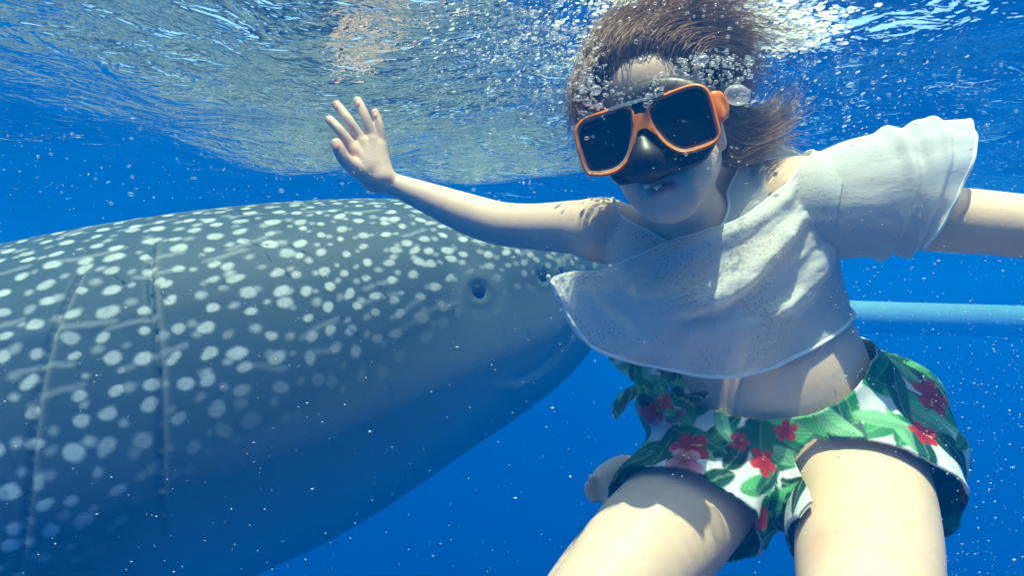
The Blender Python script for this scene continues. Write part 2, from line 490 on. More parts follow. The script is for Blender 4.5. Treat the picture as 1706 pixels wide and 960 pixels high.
    t = NT('whale_shark_skin')
    at = lambda n: t.n('ShaderNodeAttribute', attribute_name=n).outputs['Fac']
    co = t.n('ShaderNodeTexCoord').outputs['Object']
    nz = t.n('ShaderNodeTexNoise', {'Vector': co, 'Scale': 5., 'Detail': 5., 'Roughness': .6}).outputs[0]
    nf = t.n('ShaderNodeTexNoise', {'Vector': co, 'Scale': 60., 'Detail': 3., 'Roughness': .65}).outputs[0]
    dors = t.mix(nz, c4(.024, .043, .045), c4(.052, .080, .078))
    dors = t.mix(t.math('MULTIPLY', nf, .35), dors, c4(.10, .13, .125))
    base = t.mix(at('belly'), dors, c4(.34, .40, .37))
    sc = t.mix(nf, c4(.46, .50, .48), c4(.64, .67, .64))
    sp = t.math('MULTIPLY', at('spot'), t.math('ADD', .72, t.math('MULTIPLY', nf, .45)), True)
    colr = t.mix(sp, base, sc)
    colr = t.mix(at('slit_shade'), colr, c4(.012, .018, .022))
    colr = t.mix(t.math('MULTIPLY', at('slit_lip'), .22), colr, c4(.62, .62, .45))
    bump = t.n('ShaderNodeBump', {'Height': nf, 'Strength': .15, 'Distance': .004}).outputs[0]
    m = t.surf(t.pri(Base_Color=colr, Roughness=.62, Normal=bump, Specular_IOR_Level=.25).outputs[0])
    root = empty('whale_shark', c[250])
    tag(root, 'huge grey whale shark with white spots swimming behind the snorkeler', 'whale shark')
    Fq = [tuple(q) if q[2] != q[3] else tuple(q[:3]) for q in F[-2 * nv:].tolist()]
    o = mesh_obj('body', Vf, F[:-2 * nv], m, root, attrs={'spot': ext(spotv), 'belly': ext(belly), 'slit_shade': ext(gl_shade.ravel()), 'slit_lip': ext(gl_lite.ravel())})
    # eye: dark ball sunk in its socket
    def ball(name, p, n, r, mat, flat=.6, par=root, dx=0):
        th = np.linspace(0, np.pi, 14); az = np.linspace(0, 2 * np.pi, 22, endpoint=False)
        T, Z = np.meshgrid(th, az, indexing='ij')
        a = nrm(np.cross(n, [0, 0, 1.])); b = np.cross(a, n)
        v = p + dx * n + r * ((np.sin(T) * np.cos(Z))[..., None] * a * .9 + (np.sin(T) * np.sin(Z))[..., None] * b + (flat * np.cos(T))[..., None] * n)
        return mesh_obj(name, v.reshape(-1, 3), grid_faces(14, 22, True), mat, par)
    t = NT('shark_eye'); me_ = t.surf(t.pri(Base_Color=c4(.006, .008, .012), Roughness=.6, Specular_IOR_Level=.1).outputs[0])
    ball('eye', eye_p, eye_n, .026, me_, .6, dx=-.012)
    t = NT('shark_nostril'); mn = t.surf(t.pri(Base_Color=c4(.015, .022, .028), Roughness=.9, Specular_IOR_Level=.0).outputs[0])
    ball('nostril', nos_p, nos_n, .022, mn, .5, dx=-.012)
    ball('nostril', n2_p, n2_n, .009, mn, .5, dx=-.003)
    # fins beyond the left edge of the frame
    def fin(name, a, b, tip, th):
        a, b, tip = map(np.array, (a, b, tip)); rows = []
        for q in np.linspace(0, 1, 12):
            l = a * (1 - q) + tip * q + (0, 0, .0); t_ = b * (1 - q) + tip * q
            ch = t_ - l; nn = nrm(np.cross(b - a, tip - a)); w_ = th * (1 - q * .9)
            ang = np.linspace(0, 2 * np.pi, 16, endpoint=False)
            rows.append(l + ch * (.5 - .5 * np.cos(ang))[:, None] + nn * (w_ * np.sin(ang))[:, None])
        rows.append(np.repeat(((a + b) * 0 + tip)[None], 16, 0))
        V = np.array(rows); mesh_obj(name, V.reshape(-1, 3), grid_faces(13, 16, True), m, root, attrs={k: np.zeros(13 * 16) for k in ('spot', 'belly', 'slit_shade', 'slit_lip')})
    fin('pectoral_fin', (-2.05, 1.55, -1.15), (-2.6, 1.6, -1.2), (-3.0, .95, -1.75), .05)
    fin('dorsal_fin', (-3.5, 2.12, -.58), (-4.1, 2.25, -.64), (-4.05, 2.2, -.2), .04)
    fin('caudal_fin', (-5.5, 2.72, -.92), (-5.9, 2.86, -.95), (-6.6, 3.1, -.3), .04)
    fin('caudal_fin', (-5.5, 2.72, -.98), (-5.9, 2.86, -.95), (-6.3, 3.0, -1.5), .04)
build_whale()

#@@PERSON
# ================================================================== THE SWIMMER
SK = lambda *a: [(P(x, y, d), r) for x, y, d, r in a]
HC = P(1100, 230, .80); HS = .93
_yaw, _roll, _pit = R(25), R(14), R(-2)
hF = np.array([-math.sin(_yaw), -math.cos(_yaw), math.sin(_pit)]); hF = nrm(hF)
hX0 = nrm(np.cross(hF, [0, 0, -1.])); hX0 = hX0 if hX0[0] > 0 else -hX0
hU0 = nrm(np.cross(hX0, hF)); hU0 = hU0 if hU0[2] > 0 else -hU0
hX = hX0 * math.cos(_roll) + hU0 * math.sin(_roll); hU = hU0 * math.cos(_roll) - hX0 * math.sin(_roll)
HAX = np.stack([hX, hF, hU])
def HL(x, f, u): return HC + HS * (x * hX + f * hF + u * hU)

def skin_material():
    t = NT('skin')
    co = t.n('ShaderNodeTexCoord').outputs['Object']
    n1 = t.n('ShaderNodeTexNoise', {'Vector': co, 'Scale': 9., 'Detail': 4.}).outputs[0]
    n2 = t.n('ShaderNodeTexNoise', {'Vector': co, 'Scale': 160., 'Detail': 2.}).outputs[0]
    pink = t.n('ShaderNodeAttribute', attribute_name='pink').outputs['Fac']
    lip = t.n('ShaderNodeAttribute', attribute_name='lip').outputs['Fac']
    c = t.mix(n1, c4(.75, .53, .385), c4(.83, .61, .455))
    n3 = t.n('ShaderNodeTexNoise', {'Vector': co, 'Scale': 34., 'Detail': 5., 'Roughness': .65}).outputs[0]
    c = t.mix(t.math('MULTIPLY', t.math('SUBTRACT', n3, .42), 1.1, True), c, c4(.70, .44, .31))
    c = t.mix(pink, c, c4(.74, .28, .21))
    c = t.mix(lip, c, c4(.66, .20, .18))
    b = t.n('ShaderNodeBump', {'Height': t.math('ADD', n2, t.math('MULTIPLY', n3, 1.5)), 'Strength': .22, 'Distance': .0012}).outputs[0]
    return t.surf(t.pri(Base_Color=c, Roughness=.48, Normal=b, Subsurface_Weight=.12, Subsurface_Scale=.012,
                        Subsurface_Radius=(1., .45, .25), Specular_IOR_Level=.3).outputs[0])

def generic_hand(s, wrist, fwd, side, back, L=.17):
    """relaxed hand: palm, four unequal bent fingers, thumb"""
    fwd, side, back = nrm(fwd), nrm(side), nrm(back)
    for i, (o, ln, r) in enumerate(((.030, .40, .0085), (.010, .45, .009), (-.010, .42, .0086), (-.028, .33, .0075))):
        kn = wrist + fwd * L * .52 + side * o + back * .004
        s.cone(wrist + side * o * .5, kn, .018, .0125, .02)
        d1 = nrm(fwd - back * .35 + side * o * 4); d2 = nrm(fwd - back * 1.0 + side * o * 2)
        m = kn + d1 * L * ln * .55; s.cone(kn, m, r * 1.1, r, .008)
        s.cone(m, m + d2 * L * ln * .5, r, r * .82, .006)
    a = wrist + fwd * L * .12 + side * .03; b = a + nrm(fwd + side * 1.1 - back * .3) * L * .24
    s.cone(wrist, a, .018, .016, .02); s.cone(a, b, .0145, .011, .012); s.cone(b, b + nrm(fwd * 1.2 + side * .3 - back * .4) * L * .2, .011, .009, .008)

LOWER = []
def build_body():
    s = Sdf()
    # ---------------- head
    s.ell(HL(0, -.022, .046), np.array([.076, .094, .088]) * HS, HAX, .03)
    s.ell(HL(0, .014, .072), np.array([.066, .074, .058]) * HS, HAX, .03)
    s.ell(HL(0, .030, -.028), np.array([.0635, .064, .088]) * HS, HAX, .03)
    for sg in (-1, 1):
        s.cone(HL(sg * .054, -.005, -.050), HL(sg * .018, .062, -.098), .014, .013, .03)
        s.ell(HL(sg * .038, .066, -.028), np.array([.024, .022, .022]) * HS, HAX, .03)
        s.ell(HL(sg * .032, .098, .008), np.array([.018, .012, .014]) * HS, HAX, .014, sub=True)       # eye socket
        s.ell(HL(sg * .032, .080, .008), np.array([.0125, .0125, .0115]) * HS, HAX, .004)
        s.ell(HL(sg * .078, -.008, -.012), np.array([.008, .019, .031]) * HS, HAX, .008)               # ear
        s.ell(HL(sg * .087, -.004, -.010), np.array([.006, .010, .019]) * HS, HAX, .005, sub=True)
    s.ell(HL(0, .060, -.104), np.array([.024, .023, .018]) * HS, HAX, .03)                             # chin
    s.cone(HL(0, .088, .010), HL(0, .108, -.034), .007, .012, .016)                                    # nose
    s.ell(HL(0, .074, -.080), np.array([.032, .021, .022]) * HS, HAX, .02)
    s.ell(HL(0, .0905, -.0765), np.array([.022, .0115, .0070]) * HS, HAX, .005)
    s.ell(HL(0, .0885, -.0895), np.array([.019, .0125, .0080]) * HS, HAX, .005)
    s.ell(HL(0, .1015, -.0830), np.array([.020, .012, .0022]) * HS, HAX, .003, sub=True)                # line of the mouth
    # ---------------- neck, shoulders, trunk
    s.cone(HL(0, -.02, -.06), P(1168, 415, .91), .048, .052, .03)
    s.chain(SK((1000, 385, .95, .044), (1085, 400, .93, .050), (1168, 415, .92, .055), (1255, 362, .905, .052), (1335, 326, .88, .052)), .05)
    s.cone(P(1225, 300, .91), P(1330, 322, .90), .030, .040, .04)
    sp_up = nrm(P(1180, 420, .92) - P(1312, 735, .96)); sp_x = nrm(P(1500, 640, .93) - P(1130, 735, .96)); sp_x = nrm(sp_x - sp_up * (sp_x @ sp_up))
    sp_f = np.cross(sp_x, sp_up); sp_f = sp_f if sp_f[1] < 0 else -sp_f
    TA = np.stack([sp_x, sp_f, sp_up])
    s.ell(P(1218, 490, .935), (.140, .098, .150), TA, .06)
    for px, py in ((1150, 495), (1275, 470)):
        s.ell(P(px, py, .875), (.055, .045, .052), TA, .03)
    low0 = len(s.p)
    s.ell(P(1283, 618, .935), (.136, .094, .125), TA, .06)
    s.ell(P(1286, 645, .915), (.118, .080, .080), TA, .05)
    s.ell(P(1315, 728, .945), (.165, .105, .100), TA, .05)
    LOWER.extend(range(low0, len(s.p)))
    # ---------------- right arm, held out behind her towards the whale
    s.chain(SK((1000, 381, .95, .046), (955, 379, 1.0, .0445), (890, 378, 1.08, .0415), (835, 373, 1.13, .041), (783, 358, 1.155, .0395),
               (725, 335, 1.175, .032), (670, 313, 1.19, .0240), (642, 303, 1.19, .0215)), .025)
    # palm and back of the hand
    D = 1.18
    W = P(640, 302, D)
    kn = [P(592, 251, D - .01), P(605, 238, D), P(622, 235, D + .005), P(636, 244, D + .012)]
    for i, q in enumerate(kn):
        s.cone(W + (q - W) * .08, q, .0185, .0114, .011)
    s.cone(P(622, 300, D + .012), P(600, 268, D + .008), .024, .017, .02)
    hf = lambda pts, k=.0045: s.chain(pts, k)
    hf([(kn[0], .0112), (P(570, 222, D - .018), .0100), (P(558, 208, D - .016), .0092), (P(549, 199, D - .008), .0088)], .004)
    hf([(kn[1], .0112), (P(584, 205, D - .008), .0104), (P(571, 187, D - .004), .0096), (P(561, 174, D + .004), .0092)], .004)
    hf([(kn[2], .0112), (P(611, 202, D), .0104), (P(603, 182, D + .003), .0097), (P(596, 168, D + .008), .0094)], .004)
    hf([(kn[3], .0102), (P(633, 215, D + .010), .0094), (P(629, 199, D + .012), .0086), (P(625, 187, D + .016), .0082)], .004)
    s.chain([(P(616, 294, D), .020), (P(588, 277, D - .024), .0155), (P(572, 262, D - .036), .0128), (P(565, 249, D - .04), .0122), (P(561, 239, D - .04), .0105)], .008)
    for q in kn: s.cone(q + np.array([0, -.0085, 0]), W * .55 + q * .45 + np.array([0, -.011, 0]), .0038, .0028, .012)
    # ---------------- left arm, reaching past the lens
    s.chain(SK((1340, 338, .86, .052), (1450, 350, .83, .047), (1560, 364, .80, .044), (1640, 371, .76, .0405), (1706, 378, .72, .038),
               (1880, 398, .64, .033), (2220, 428, .52, .024)), .03)
    wr = P(2240, 430, .515)
    generic_hand(s, wr, nrm(np.array([-.35, -.85, .1])), np.array([0, 0, 1.]), np.array([.9, -.3, 0]))
    # ---------------- legs
    s.chain(SK((1425, 745, .93, .090), (1440, 850, .80, .084), (1444, 960, .69, .0755), (1448, 1180, .555, .054)), .04)
    s.chain(SK((1207, 755, .94, .089), (1127, 862, .85, .083), (1056, 938, .79, .075), (912, 1125, .69, .054)), .04)
    LOWER.extend(range(len(s.p) - 2, len(s.p)))
    # shins and feet folded back
    s.chain(SK((905, 1125, .69, .054), (985, 960, .88, .050), (1050, 850, 1.03, .036), (1082, 800, 1.10, .027)), .03)
    kr = P(1452, 1180, .555)
    s.chain([(kr, .054), (kr + np.array([.03, .16, -.10]), .050), (kr + np.array([.06, .33, -.17]), .030)], .03)
    an = kr + np.array([.06, .33, -.17])
    s.chain([(an, .028), (an + np.array([0, .06, -.10]), .024), (an + np.array([0, .10, -.17]), .015)], .03)
    # the foot that shows behind the thigh
    s.chain(SK((1082, 796, 1.10, .029), (1040, 785, 1.07, .027), (1008, 796, 1.04, .021)), .03)
    s.cone(P(1060, 812, 1.10), P(1014, 816, 1.05), .026, .021, .03)
    for x, y, r in ((985, 797, .0072), (978, 808, .0056), (977, 817, .0053), (979, 826, .0050), (984, 835, .0048)):
        s.cone(P(1014, y + (812 - y) * .2, 1.045), P(x, y, 1.02), r * .95, r * .92, .003)
    V, F = sdf_mesh(s, (-.42, .38, -1.18), (.95, 1.30, .02), .0029, 2)
    # tints: lips, fingertips, knuckles, a mark on the thigh
    L = (V - HC) @ HAX.T / HS
    lip = np.exp(-(np.maximum(np.abs(L[:, 0]) - .013, 0) / .006) ** 2) * np.exp(-((L[:, 2] + .083) / .0115) ** 4) * (L[:, 1] > .06)
    pink = np.zeros(len(V))
    for q, r, v in ((P(550, 196, D), .008, .35), (P(560, 170, D), .010, .9), (P(595, 162, D), .007, .3), (P(624, 184, D), .010, .9), (P(561, 237, D - .028), .012, .8),
                    (P(1368, 905, .68), .022, .35), (P(574, 251, D - .03), .02, .3)):
        pink = np.maximum(pink, v * np.exp(-(np.linalg.norm(V - q, axis=1) / r) ** 2))
    pink = np.maximum(pink, .10 * np.exp(-((np.abs(L[:, 0]) - .04) / .02) ** 2 - ((L[:, 2] + .03) / .03) ** 2) * (L[:, 1] > .03))
    return V, F, lip, pink, TA, s

person = empty('person', P(1312, 735, .945))
tag(person, 'woman snorkeling in white lace top and tropical flower shorts, right hand raised', 'person')
BV, BF, _lip, _pink, TA, BODY = build_body()
mesh_obj('body', BV, BF, skin_material(), person, attrs={'lip': _lip, 'pink': _pink})

def push_out(V, eps, it=3):
    V = V.copy()
    for _ in range(it):
        d = BODY.ev(V); i = np.where(d < eps)[0]
        if not len(i): break
        q = V[i]; e = .002
        gr = np.stack([BODY.ev(q + np.eye(3)[k] * e) - d[i] for k in range(3)], 1); gr /= np.linalg.norm(gr, axis=1)[:, None] + 1e-9
        V[i] = q + gr * (eps - d[i])[:, None]
    return V
def hit(px, py, lift=0.):
    co = np.array([0, 0, CAM_Z]); r = nrm(P(px, py, 1.) - co); t_ = .3
    for _ in range(90): t_ += .8 * BODY.ev((co + r * t_)[None])[0]
    return co + r * (t_ - lift)

def build_nails():
    t = NT('fingernail'); m = t.surf(t.pri(Base_Color=c4(.80, .36, .29), Roughness=.25).outputs[0])
    for (x, y), (vx, vy), sz, lab in (((548, 202), (-.45, .9), 1., None), ((560, 178), (-.35, .93), 1.15, None), ((596, 173), (-.2, .98), 1.1, None), ((625, 192), (-.12, .99), 1., None), ((561, 245), (-.1, .99), 1.25, None)):
        p = hit(x, y, .0006); e = .0015
        d0 = BODY.ev(p[None])[0]; n = nrm(np.array([BODY.ev((p + np.eye(3)[k] * e)[None])[0] - d0 for k in range(3)]))
        b = np.array([vx, 0, vy]); b = nrm(b - n * (b @ n)); a = np.cross(b, n)
        u, v = np.meshgrid(np.linspace(0, 1, 6), np.linspace(0, 2 * np.pi, 18, endpoint=False), indexing='ij')
        sx, sy = np.sign(np.cos(v)) * np.abs(np.cos(v)) ** .8 * u, np.sign(np.sin(v)) * np.abs(np.sin(v)) ** .8 * u
        X = sx * .0044 * sz; Y = sy * .0056 * sz
        V = p + X[..., None] * a + Y[..., None] * b - (X ** 2 / .017)[..., None] * n - (Y ** 2 / .05)[..., None] * n + .0007 * (1 - u ** 4)[..., None] * n
        mesh_obj('fingernail', V.reshape(-1, 3), grid_faces(6, 18, True), m, person)
build_nails()

# ---------------------------------------------------------------- lace top
def lace_material():
    t = NT('white_lace')
    co = t.n('ShaderNodeTexCoord').outputs['Object']
    big = t.n('ShaderNodeTexNoise', {'Vector': co, 'Scale': 13., 'Detail': 2.}).outputs[0]
    vor = t.n('ShaderNodeTexVoronoi', {'Vector': co, 'Scale': 185., 'Randomness': .8}, feature='F1').outputs['Distance']
    fine = t.n('ShaderNodeTexNoise', {'Vector': co, 'Scale': 420., 'Detail': 2.}).outputs[0]
    zone = t.math('MULTIPLY', t.math('SUBTRACT', big, .44), 4., True)
    zone = t.math('MULTIPLY', t.math('ADD', zone, .42), t.n('ShaderNodeAttribute', attribute_name='lace').outputs['Fac'])
    hole = t.math('MULTIPLY', t.math('LESS_THAN', vor, t.math('MULTIPLY', zone, .33)), t.math('GREATER_THAN', fine, .42))
    sheer = t.math('ADD', .14, t.math('MULTIPLY', big, .42))
    tr = t.math('MAXIMUM', t.math('MULTIPLY', hole, .7), sheer)
    c = t.mix(fine, c4(.82, .84, .83), c4(.94, .95, .92))
    crk = t.n('ShaderNodeTexNoise', {'Vector': t.n('ShaderNodeMapping', {'Vector': co, 'Scale': (.6, 1, 1.7), 'Rotation': (0, .6, 0)}).outputs[0], 'Scale': 42., 'Detail': 4., 'Roughness': .6, 'Distortion': .8}).outputs[0]
    h = t.math('ADD', t.math('ADD', t.math('MULTIPLY', vor, .6), fine), t.math('MULTIPLY', crk, 4.5))
    b = t.n('ShaderNodeBump', {'Height': h, 'Strength': .35, 'Distance': .0010}).outputs[0]
    df = t.n('ShaderNodeBsdfDiffuse', {'Color': c, 'Normal': b}).outputs[0]
    tl = t.n('ShaderNodeBsdfTranslucent', {'Color': c}).outputs[0]
    m1 = t.n('ShaderNodeMixShader', {0: .42, 1: df, 2: tl}).outputs[0]
    tp = t.n('ShaderNodeBsdfTransparent').outputs[0]
    return t.surf(t.n('ShaderNodeMixShader', {0: tr, 1: m1, 2: tp}).outputs[0])
LACE = lace_material()

def ridge(V, line, amp, w_up, w_dn, direction):
    """raise cloth along a polyline (world points); softer above it, a sharp drop below it"""
    pts = catmull(PX(line), 40)
    pj = lambda q: np.stack([q[:, 0] / q[:, 1], np.zeros(len(q)), (q[:, 2] - CAM_Z) / q[:, 1]], 1) * .8
    V, pts = pj(V), pj(pts)
    d2 = ((V[:, None] - pts[None]) ** 2).sum(2); i = d2.argmin(1); dd = np.sqrt(d2.min(1))
    tan = np.gradient(pts, axis=0)[i]; tan /= np.linalg.norm(tan, axis=1)[:, None]
    sgn = np.cross(tan, [0, -1., 0]); v = ((V - pts[i]) * sgn).sum(1)
    endf = np.clip(np.minimum(i, 39 - i) / 7, 0, 1)
    return (amp * np.where(v > 0, np.exp(-(dd / w_up) ** 2), np.exp(-(dd / w_dn) ** 2)) * endf)[:, None] * direction

def back_row(front, depth):
    """points that carry a row of front points round behind the body, right to left"""
    out = []
    for (x, y, d), e in zip(front[::-1], depth):
        w = P(x, y, d); out.append(w + np.array([0, e, 0]))
    return out

def build_top():
    Vs, Fs, n = [], [], 0
    LC = []
    def add(V, F, lc=1.):
        nonlocal n
        Vs.append(V); Fs.append(F + n); n += len(V); LC.append(np.broadcast_to(np.asarray(lc, float), (len(V),)))
    # outer drape: closed rings from the folded upper edge to the hem
    rows = [
        [(1003, 452, .885), (1060, 428, .85), (1140, 394, .82), (1220, 372, .80), (1282, 330, .81), (1352, 268, .85)],
        [(968, 455, .88), (1052, 478, .835), (1140, 455, .80), (1228, 430, .785), (1312, 385, .80), (1386, 335, .85)],
        [(938, 467, .87), (1035, 522, .83), (1128, 520, .79), (1228, 495, .78), (1328, 455, .80), (1398, 432, .86)],
        [(926, 480, .865), (1010, 562, .83), (1110, 576, .80), (1220, 566, .79), (1328, 530, .81), (1408, 482, .87)],
        [(921, 474, .865), (985, 576, .84), (1100, 612, .815), (1218, 628, .81), (1330, 592, .83), (1416, 528, .88)]]
    bd = [[.10, .22, .25, .24, .18, .06], [.10, .20, .24, .23, .16, .05], [.08, .18, .23, .22, .14, .04], [.07, .17, .22, .20, .11, .03], [.07, .16, .21, .18, .09, .02]]
    ctrl = [list(PX(r)) + back_row(r, b) for r, b in zip(rows, bd)]
    nu, nv = 130, 300
    G = grid_spline(ctrl, nu, nv, True)
    V = G.reshape(-1, 3)
    ps = np.array([0, -1, .15])
    fr = np.clip((.93 - V[:, 1]) / .05, 0, 1)[:, None]
    for ln, a, wu, wd in (([(1352, 350, .82), (1290, 420, .79), (1235, 478, .78), (1172, 512, .78), (1095, 522, .80)], .017, .026, .007),
                          ([(1395, 380, .85), (1370, 450, .82), (1330, 505, .80), (1270, 535, .79)], .009, .018, .009),
                          ([(1015, 462, .86), (1060, 500, .83), (1120, 492, .80), (1190, 462, .79)], .007, .020, .010),
                          ([(975, 470, .87), (1005, 520, .85), (1060, 560, .82)], .008, .016, .008),
                          ([(1110, 545, .80), (1190, 556, .79), (1280, 530, .79), (1345, 480, .81)], .006, .018, .012),
                          ([(1345, 285, .84), (1290, 345, .80), (1215, 388, .79), (1130, 412, .81), (1050, 440, .85)], .010, .010, .016)):
        V = V + ridge(V, ln, a * 1.5, wu, wd, ps) * fr
    rowt = np.repeat(np.linspace(0, 1, nu), nv)
    ang = np.tile(np.linspace(0, 2 * np.pi, nv, endpoint=False), nu)
    V = V + ((.0055 * np.sin(ang * 9 + 2.2 * np.sin(ang * 2)) + .004 * np.sin(ang * 17 + 1)) * np.clip((rowt - .55) / .45, 0, 1) ** 1.5)[:, None] * ps
    q = V * np.array([1, .6, 1]); rot = np.stack([q[:, 0] * .75 + q[:, 2] * .66, q[:, 1], (-q[:, 0] * .66 + q[:, 2] * .75) * 3.4], 1)
    V = V + (.0036 * vnoise(rot, 5.5, 3) + .0022 * vnoise(rot, 15, 4) + .0010 * vnoise(V, 42, 6))[:, None] * ps
    V = push_out(V, .007)
    add(V, grid_faces(nu, nv, True), np.clip((1.12 - rowt) / .3, .15, 1) * np.clip((.47 - V[:, 0]) / .1 + .3, .2, 1)); hem = V.reshape(nu, nv, 3)[-1]; edge = V.reshape(nu, nv, 3)[0]
    # inner layer with the neckline and the strap that rises to the back of the neck
    a = [(1018, 340, .925), (1050, 371, .872), (1100, 389, .848), (1150, 386, .842), (1196, 352, .838), (1220, 300, .845), (1250, 234, .90)]
    b = [(1012, 385, .905), (1045, 408, .86), (1095, 412, .838), (1152, 405, .83), (1208, 376, .825), (1244, 330, .838), (1258, 248, .895)]
    c_ = [(1006, 436, .90), (1040, 448, .865), (1092, 450, .84), (1155, 436, .83), (1222, 412, .825), (1284, 338, .840), (1268, 262, .89)]
    G = grid_spline([PX(a), PX(b), PX(c_)], 40, 120)
    V = G.reshape(-1, 3); V = V + (.0028 * vnoise(V * np.array([1, .5, 1]), 14, 9))[:, None] * ps
    V = push_out(V, .004)
    add(V, grid_faces(40, 120)); neck = V.reshape(40, 120, 3)[0]
    # its back: strap behind the right shoulder and a collar behind the neck
    a = [(1018, 340, .925), (1030, 348, .97), (1080, 352, 1.0), (1160, 330, 1.0), (1240, 262, .985), (1300, 240, .97), (1352, 262, .93)]
    b = [(1006, 436, .90), (1006, 440, .99), (1070, 440, 1.05), (1170, 430, 1.05), (1260, 380, 1.03), (1330, 310, 1.0), (1366, 300, .94)]
    add(grid_spline([PX(a), PX(b)], 26, 100).reshape(-1, 3), grid_faces(26, 100))
    a = [(1246, 230, .90), (1270, 238, .94), (1305, 246, .95), (1350, 262, .92)]
    b = [(1256, 262, .90), (1278, 266, .945), (1310, 274, .955), (1352, 290, .92)]
    add(grid_spline([PX(a), PX(b)], 14, 50).reshape(-1, 3), grid_faces(14, 50))
    # the wide sleeve floating round her left arm
    sl = [((1345, 262), (1322, 440), .87, .060), ((1398, 240), (1398, 432), .85, .061), ((1465, 222), (1462, 426), .83, .058),
          ((1525, 204), (1503, 424), .81, .055), ((1572, 204), (1523, 416), .795, .050), ((1613, 200), (1538, 408), .78, .045)]
    rings = []
    for tp, bt, d, rd in sl:
        A, B = P(*tp, d), P(*bt, d); cen = (A + B) / 2; h = (A - B) / 2
        rings.append([cen + h * math.cos(t_) * (1 if abs(math.cos(t_)) > .99 else .94) + np.array([-.15, -1, 0]) * rd * math.sin(t_) for t_ in np.linspace(0, 2 * np.pi, 14, endpoint=False)])
    nu, nv = 100, 180
    V = grid_spline(rings, nu, nv, True).reshape(-1, 3)
    rowt = np.repeat(np.linspace(0, 1, nu), nv); ang = np.tile(np.linspace(0, 2 * np.pi, nv, endpoint=False), nu)
    cen = np.repeat(V.reshape(nu, nv, 3).mean(1), nv, 0); out = V - cen; out /= np.linalg.norm(out, axis=1)[:, None]
    wav = .0028 * np.sin(ang * 4 + 3 * rowt) * np.clip(rowt * 1.6, 0, 1) + .0012 * np.sin(ang * 11 - 2 * rowt + 1) * rowt
    pl = .006 * np.exp(-((rowt - .42 - .05 * np.sin(ang)) / .035) ** 2) - .006 * np.exp(-((rowt - .52 - .04 * np.sin(ang)) / .04) ** 2) + .005 * np.exp(-((rowt - .70 - .04 * np.sin(ang * 2)) / .04) ** 2)
    V = V + (wav + pl + .0028 * vnoise(V, 13, 12))[:, None] * out
    V = push_out(V, .004)
    add(V, grid_faces(nu, nv, True), .12); cuff = V.reshape(nu, nv, 3)[-1]
    V = np.concatenate(Vs); F = np.concatenate(Fs)
    o = mesh_obj('lace_top', V, F, LACE, person, attrs={'lace': np.concatenate(LC)})
    md = o.modifiers.new('thickness', 'SOLIDIFY'); md.thickness = .0016; md.offset = 0
    # narrow stitched edges: sub-part
    tv, tf, k = [], [], 0
    for path, r, cl in ((hem, .0030, True), (edge[:int(300 * .52)], .0022, False), (neck, .0020, False), (cuff, .0020, True)):
        a, f = tube(path, r, 6, closed=cl); tv.append(a); tf += [tuple(i + k for i in q) for q in f]; k += len(a)
    t = NT('lace_edging'); m = t.surf(t.pri(Base_Color=c4(.84, .86, .84), Roughness=.8).outputs[0])
    mesh_obj('edging', np.concatenate(tv), tf, m, o)
build_top()

# ---------------------------------------------------------------- shorts with a tropical print
def paint_print(V, N, seed, flowers=(), nleaf=560, L0=(.028, .060), nfl=7):
    g = np.random.default_rng(seed)
    col = np.tile(np.array([.78, .82, .80]), (len(V), 1))
    greens = np.array([[.015, .11, .045], [.025, .18, .06], [.04, .27, .09], [.11, .42, .15], [.008, .06, .035], [.015, .10, .07], [.20, .50, .26]])
    def frame(i):
        n = N[i]; a = nrm(np.cross(n, nrm(g.normal(size=3)))); return n, a, np.cross(n, a)
    def leaf(i):
        c = V[i]; n, a, b = frame(i); L = g.uniform(*L0); w = L * g.uniform(.26, .40)
        sel = np.where(((V - c) ** 2).sum(1) < L * L * 1.3)[0]; q = V[sel] - c
        z = q @ n; x = q @ a; y = q @ b
        y = y - .12 * L * ((x / L) ** 2)
        hw = w * np.clip(1 - (x / L) ** 2, 0, 1) ** .75 * (1 - .25 * x / L)
        al = np.clip((hw - np.abs(y)) / .0022 + .5, 0, 1) * (np.abs(x) < L); m = (al > 0) & (np.abs(z) < .022) & (N[sel] @ n > .2)
        ba = greens[g.integers(len(greens))] * g.uniform(.8, 1.25)
        vein = .5 + .5 * np.sin((x * 1.0 - np.abs(y) * 1.5) * 6.283 / g.uniform(.006, .009))
        cc = ba * (1 + .55 * vein[:, None]) * np.where(y > 0, 1.0, .72)[:, None]
        mid = np.abs(y) < .0011
        cc[mid] = cc[mid] * .45 + np.array([.30, .45, .25]) * .55
        col[sel[m]] = cc[m] * al[m, None] + col[sel[m]] * (1 - al[m, None])
    def flower(i, R_, red):
        c = V[i]; n, a, b = frame(i)
        sel = np.where(((V - c) ** 2).sum(1) < R_ * R_ * 1.2)[0]; q = V[sel] - c
        x, y = q @ a, q @ b; r = np.hypot(x, y); th = np.arctan2(y, x)
        lob = np.abs(np.cos(2.5 * th + .4 * r / R_)); lim = R_ * (.45 + .55 * lob ** .6)
        al = np.clip((lim - r) / .0022 + .5, 0, 1); m = (al > 0) & (np.abs(q @ n) < .02)
        t_ = (r / R_)[:, None]
        core = np.array([.30, .008, .02]); out = np.array([.62, .03, .035]) if red else np.array([.85, .38, .42])
        cc = core * (1 - t_) ** 1.0 + out * t_ ** 1.0
        cc = cc * (.75 + .35 * lob[:, None])
        cc[(np.abs(th - .6) < .12) & (r < .6 * R_)] = [.8, .45, .12]
        col[sel[m]] = cc[m] * al[m, None] + col[sel[m]] * (1 - al[m, None])
    for k in range(nleaf): leaf(g.integers(len(V)))
    for k in range(nfl): flower(g.integers(len(V)), g.uniform(.014, .022), k % 3 > 0)
    for p, r, red in flowers: flower(int(((V - p) ** 2).sum(1).argmin()), r * 1.15, red)
    return np.concatenate([col, np.ones((len(V), 1))], 1)
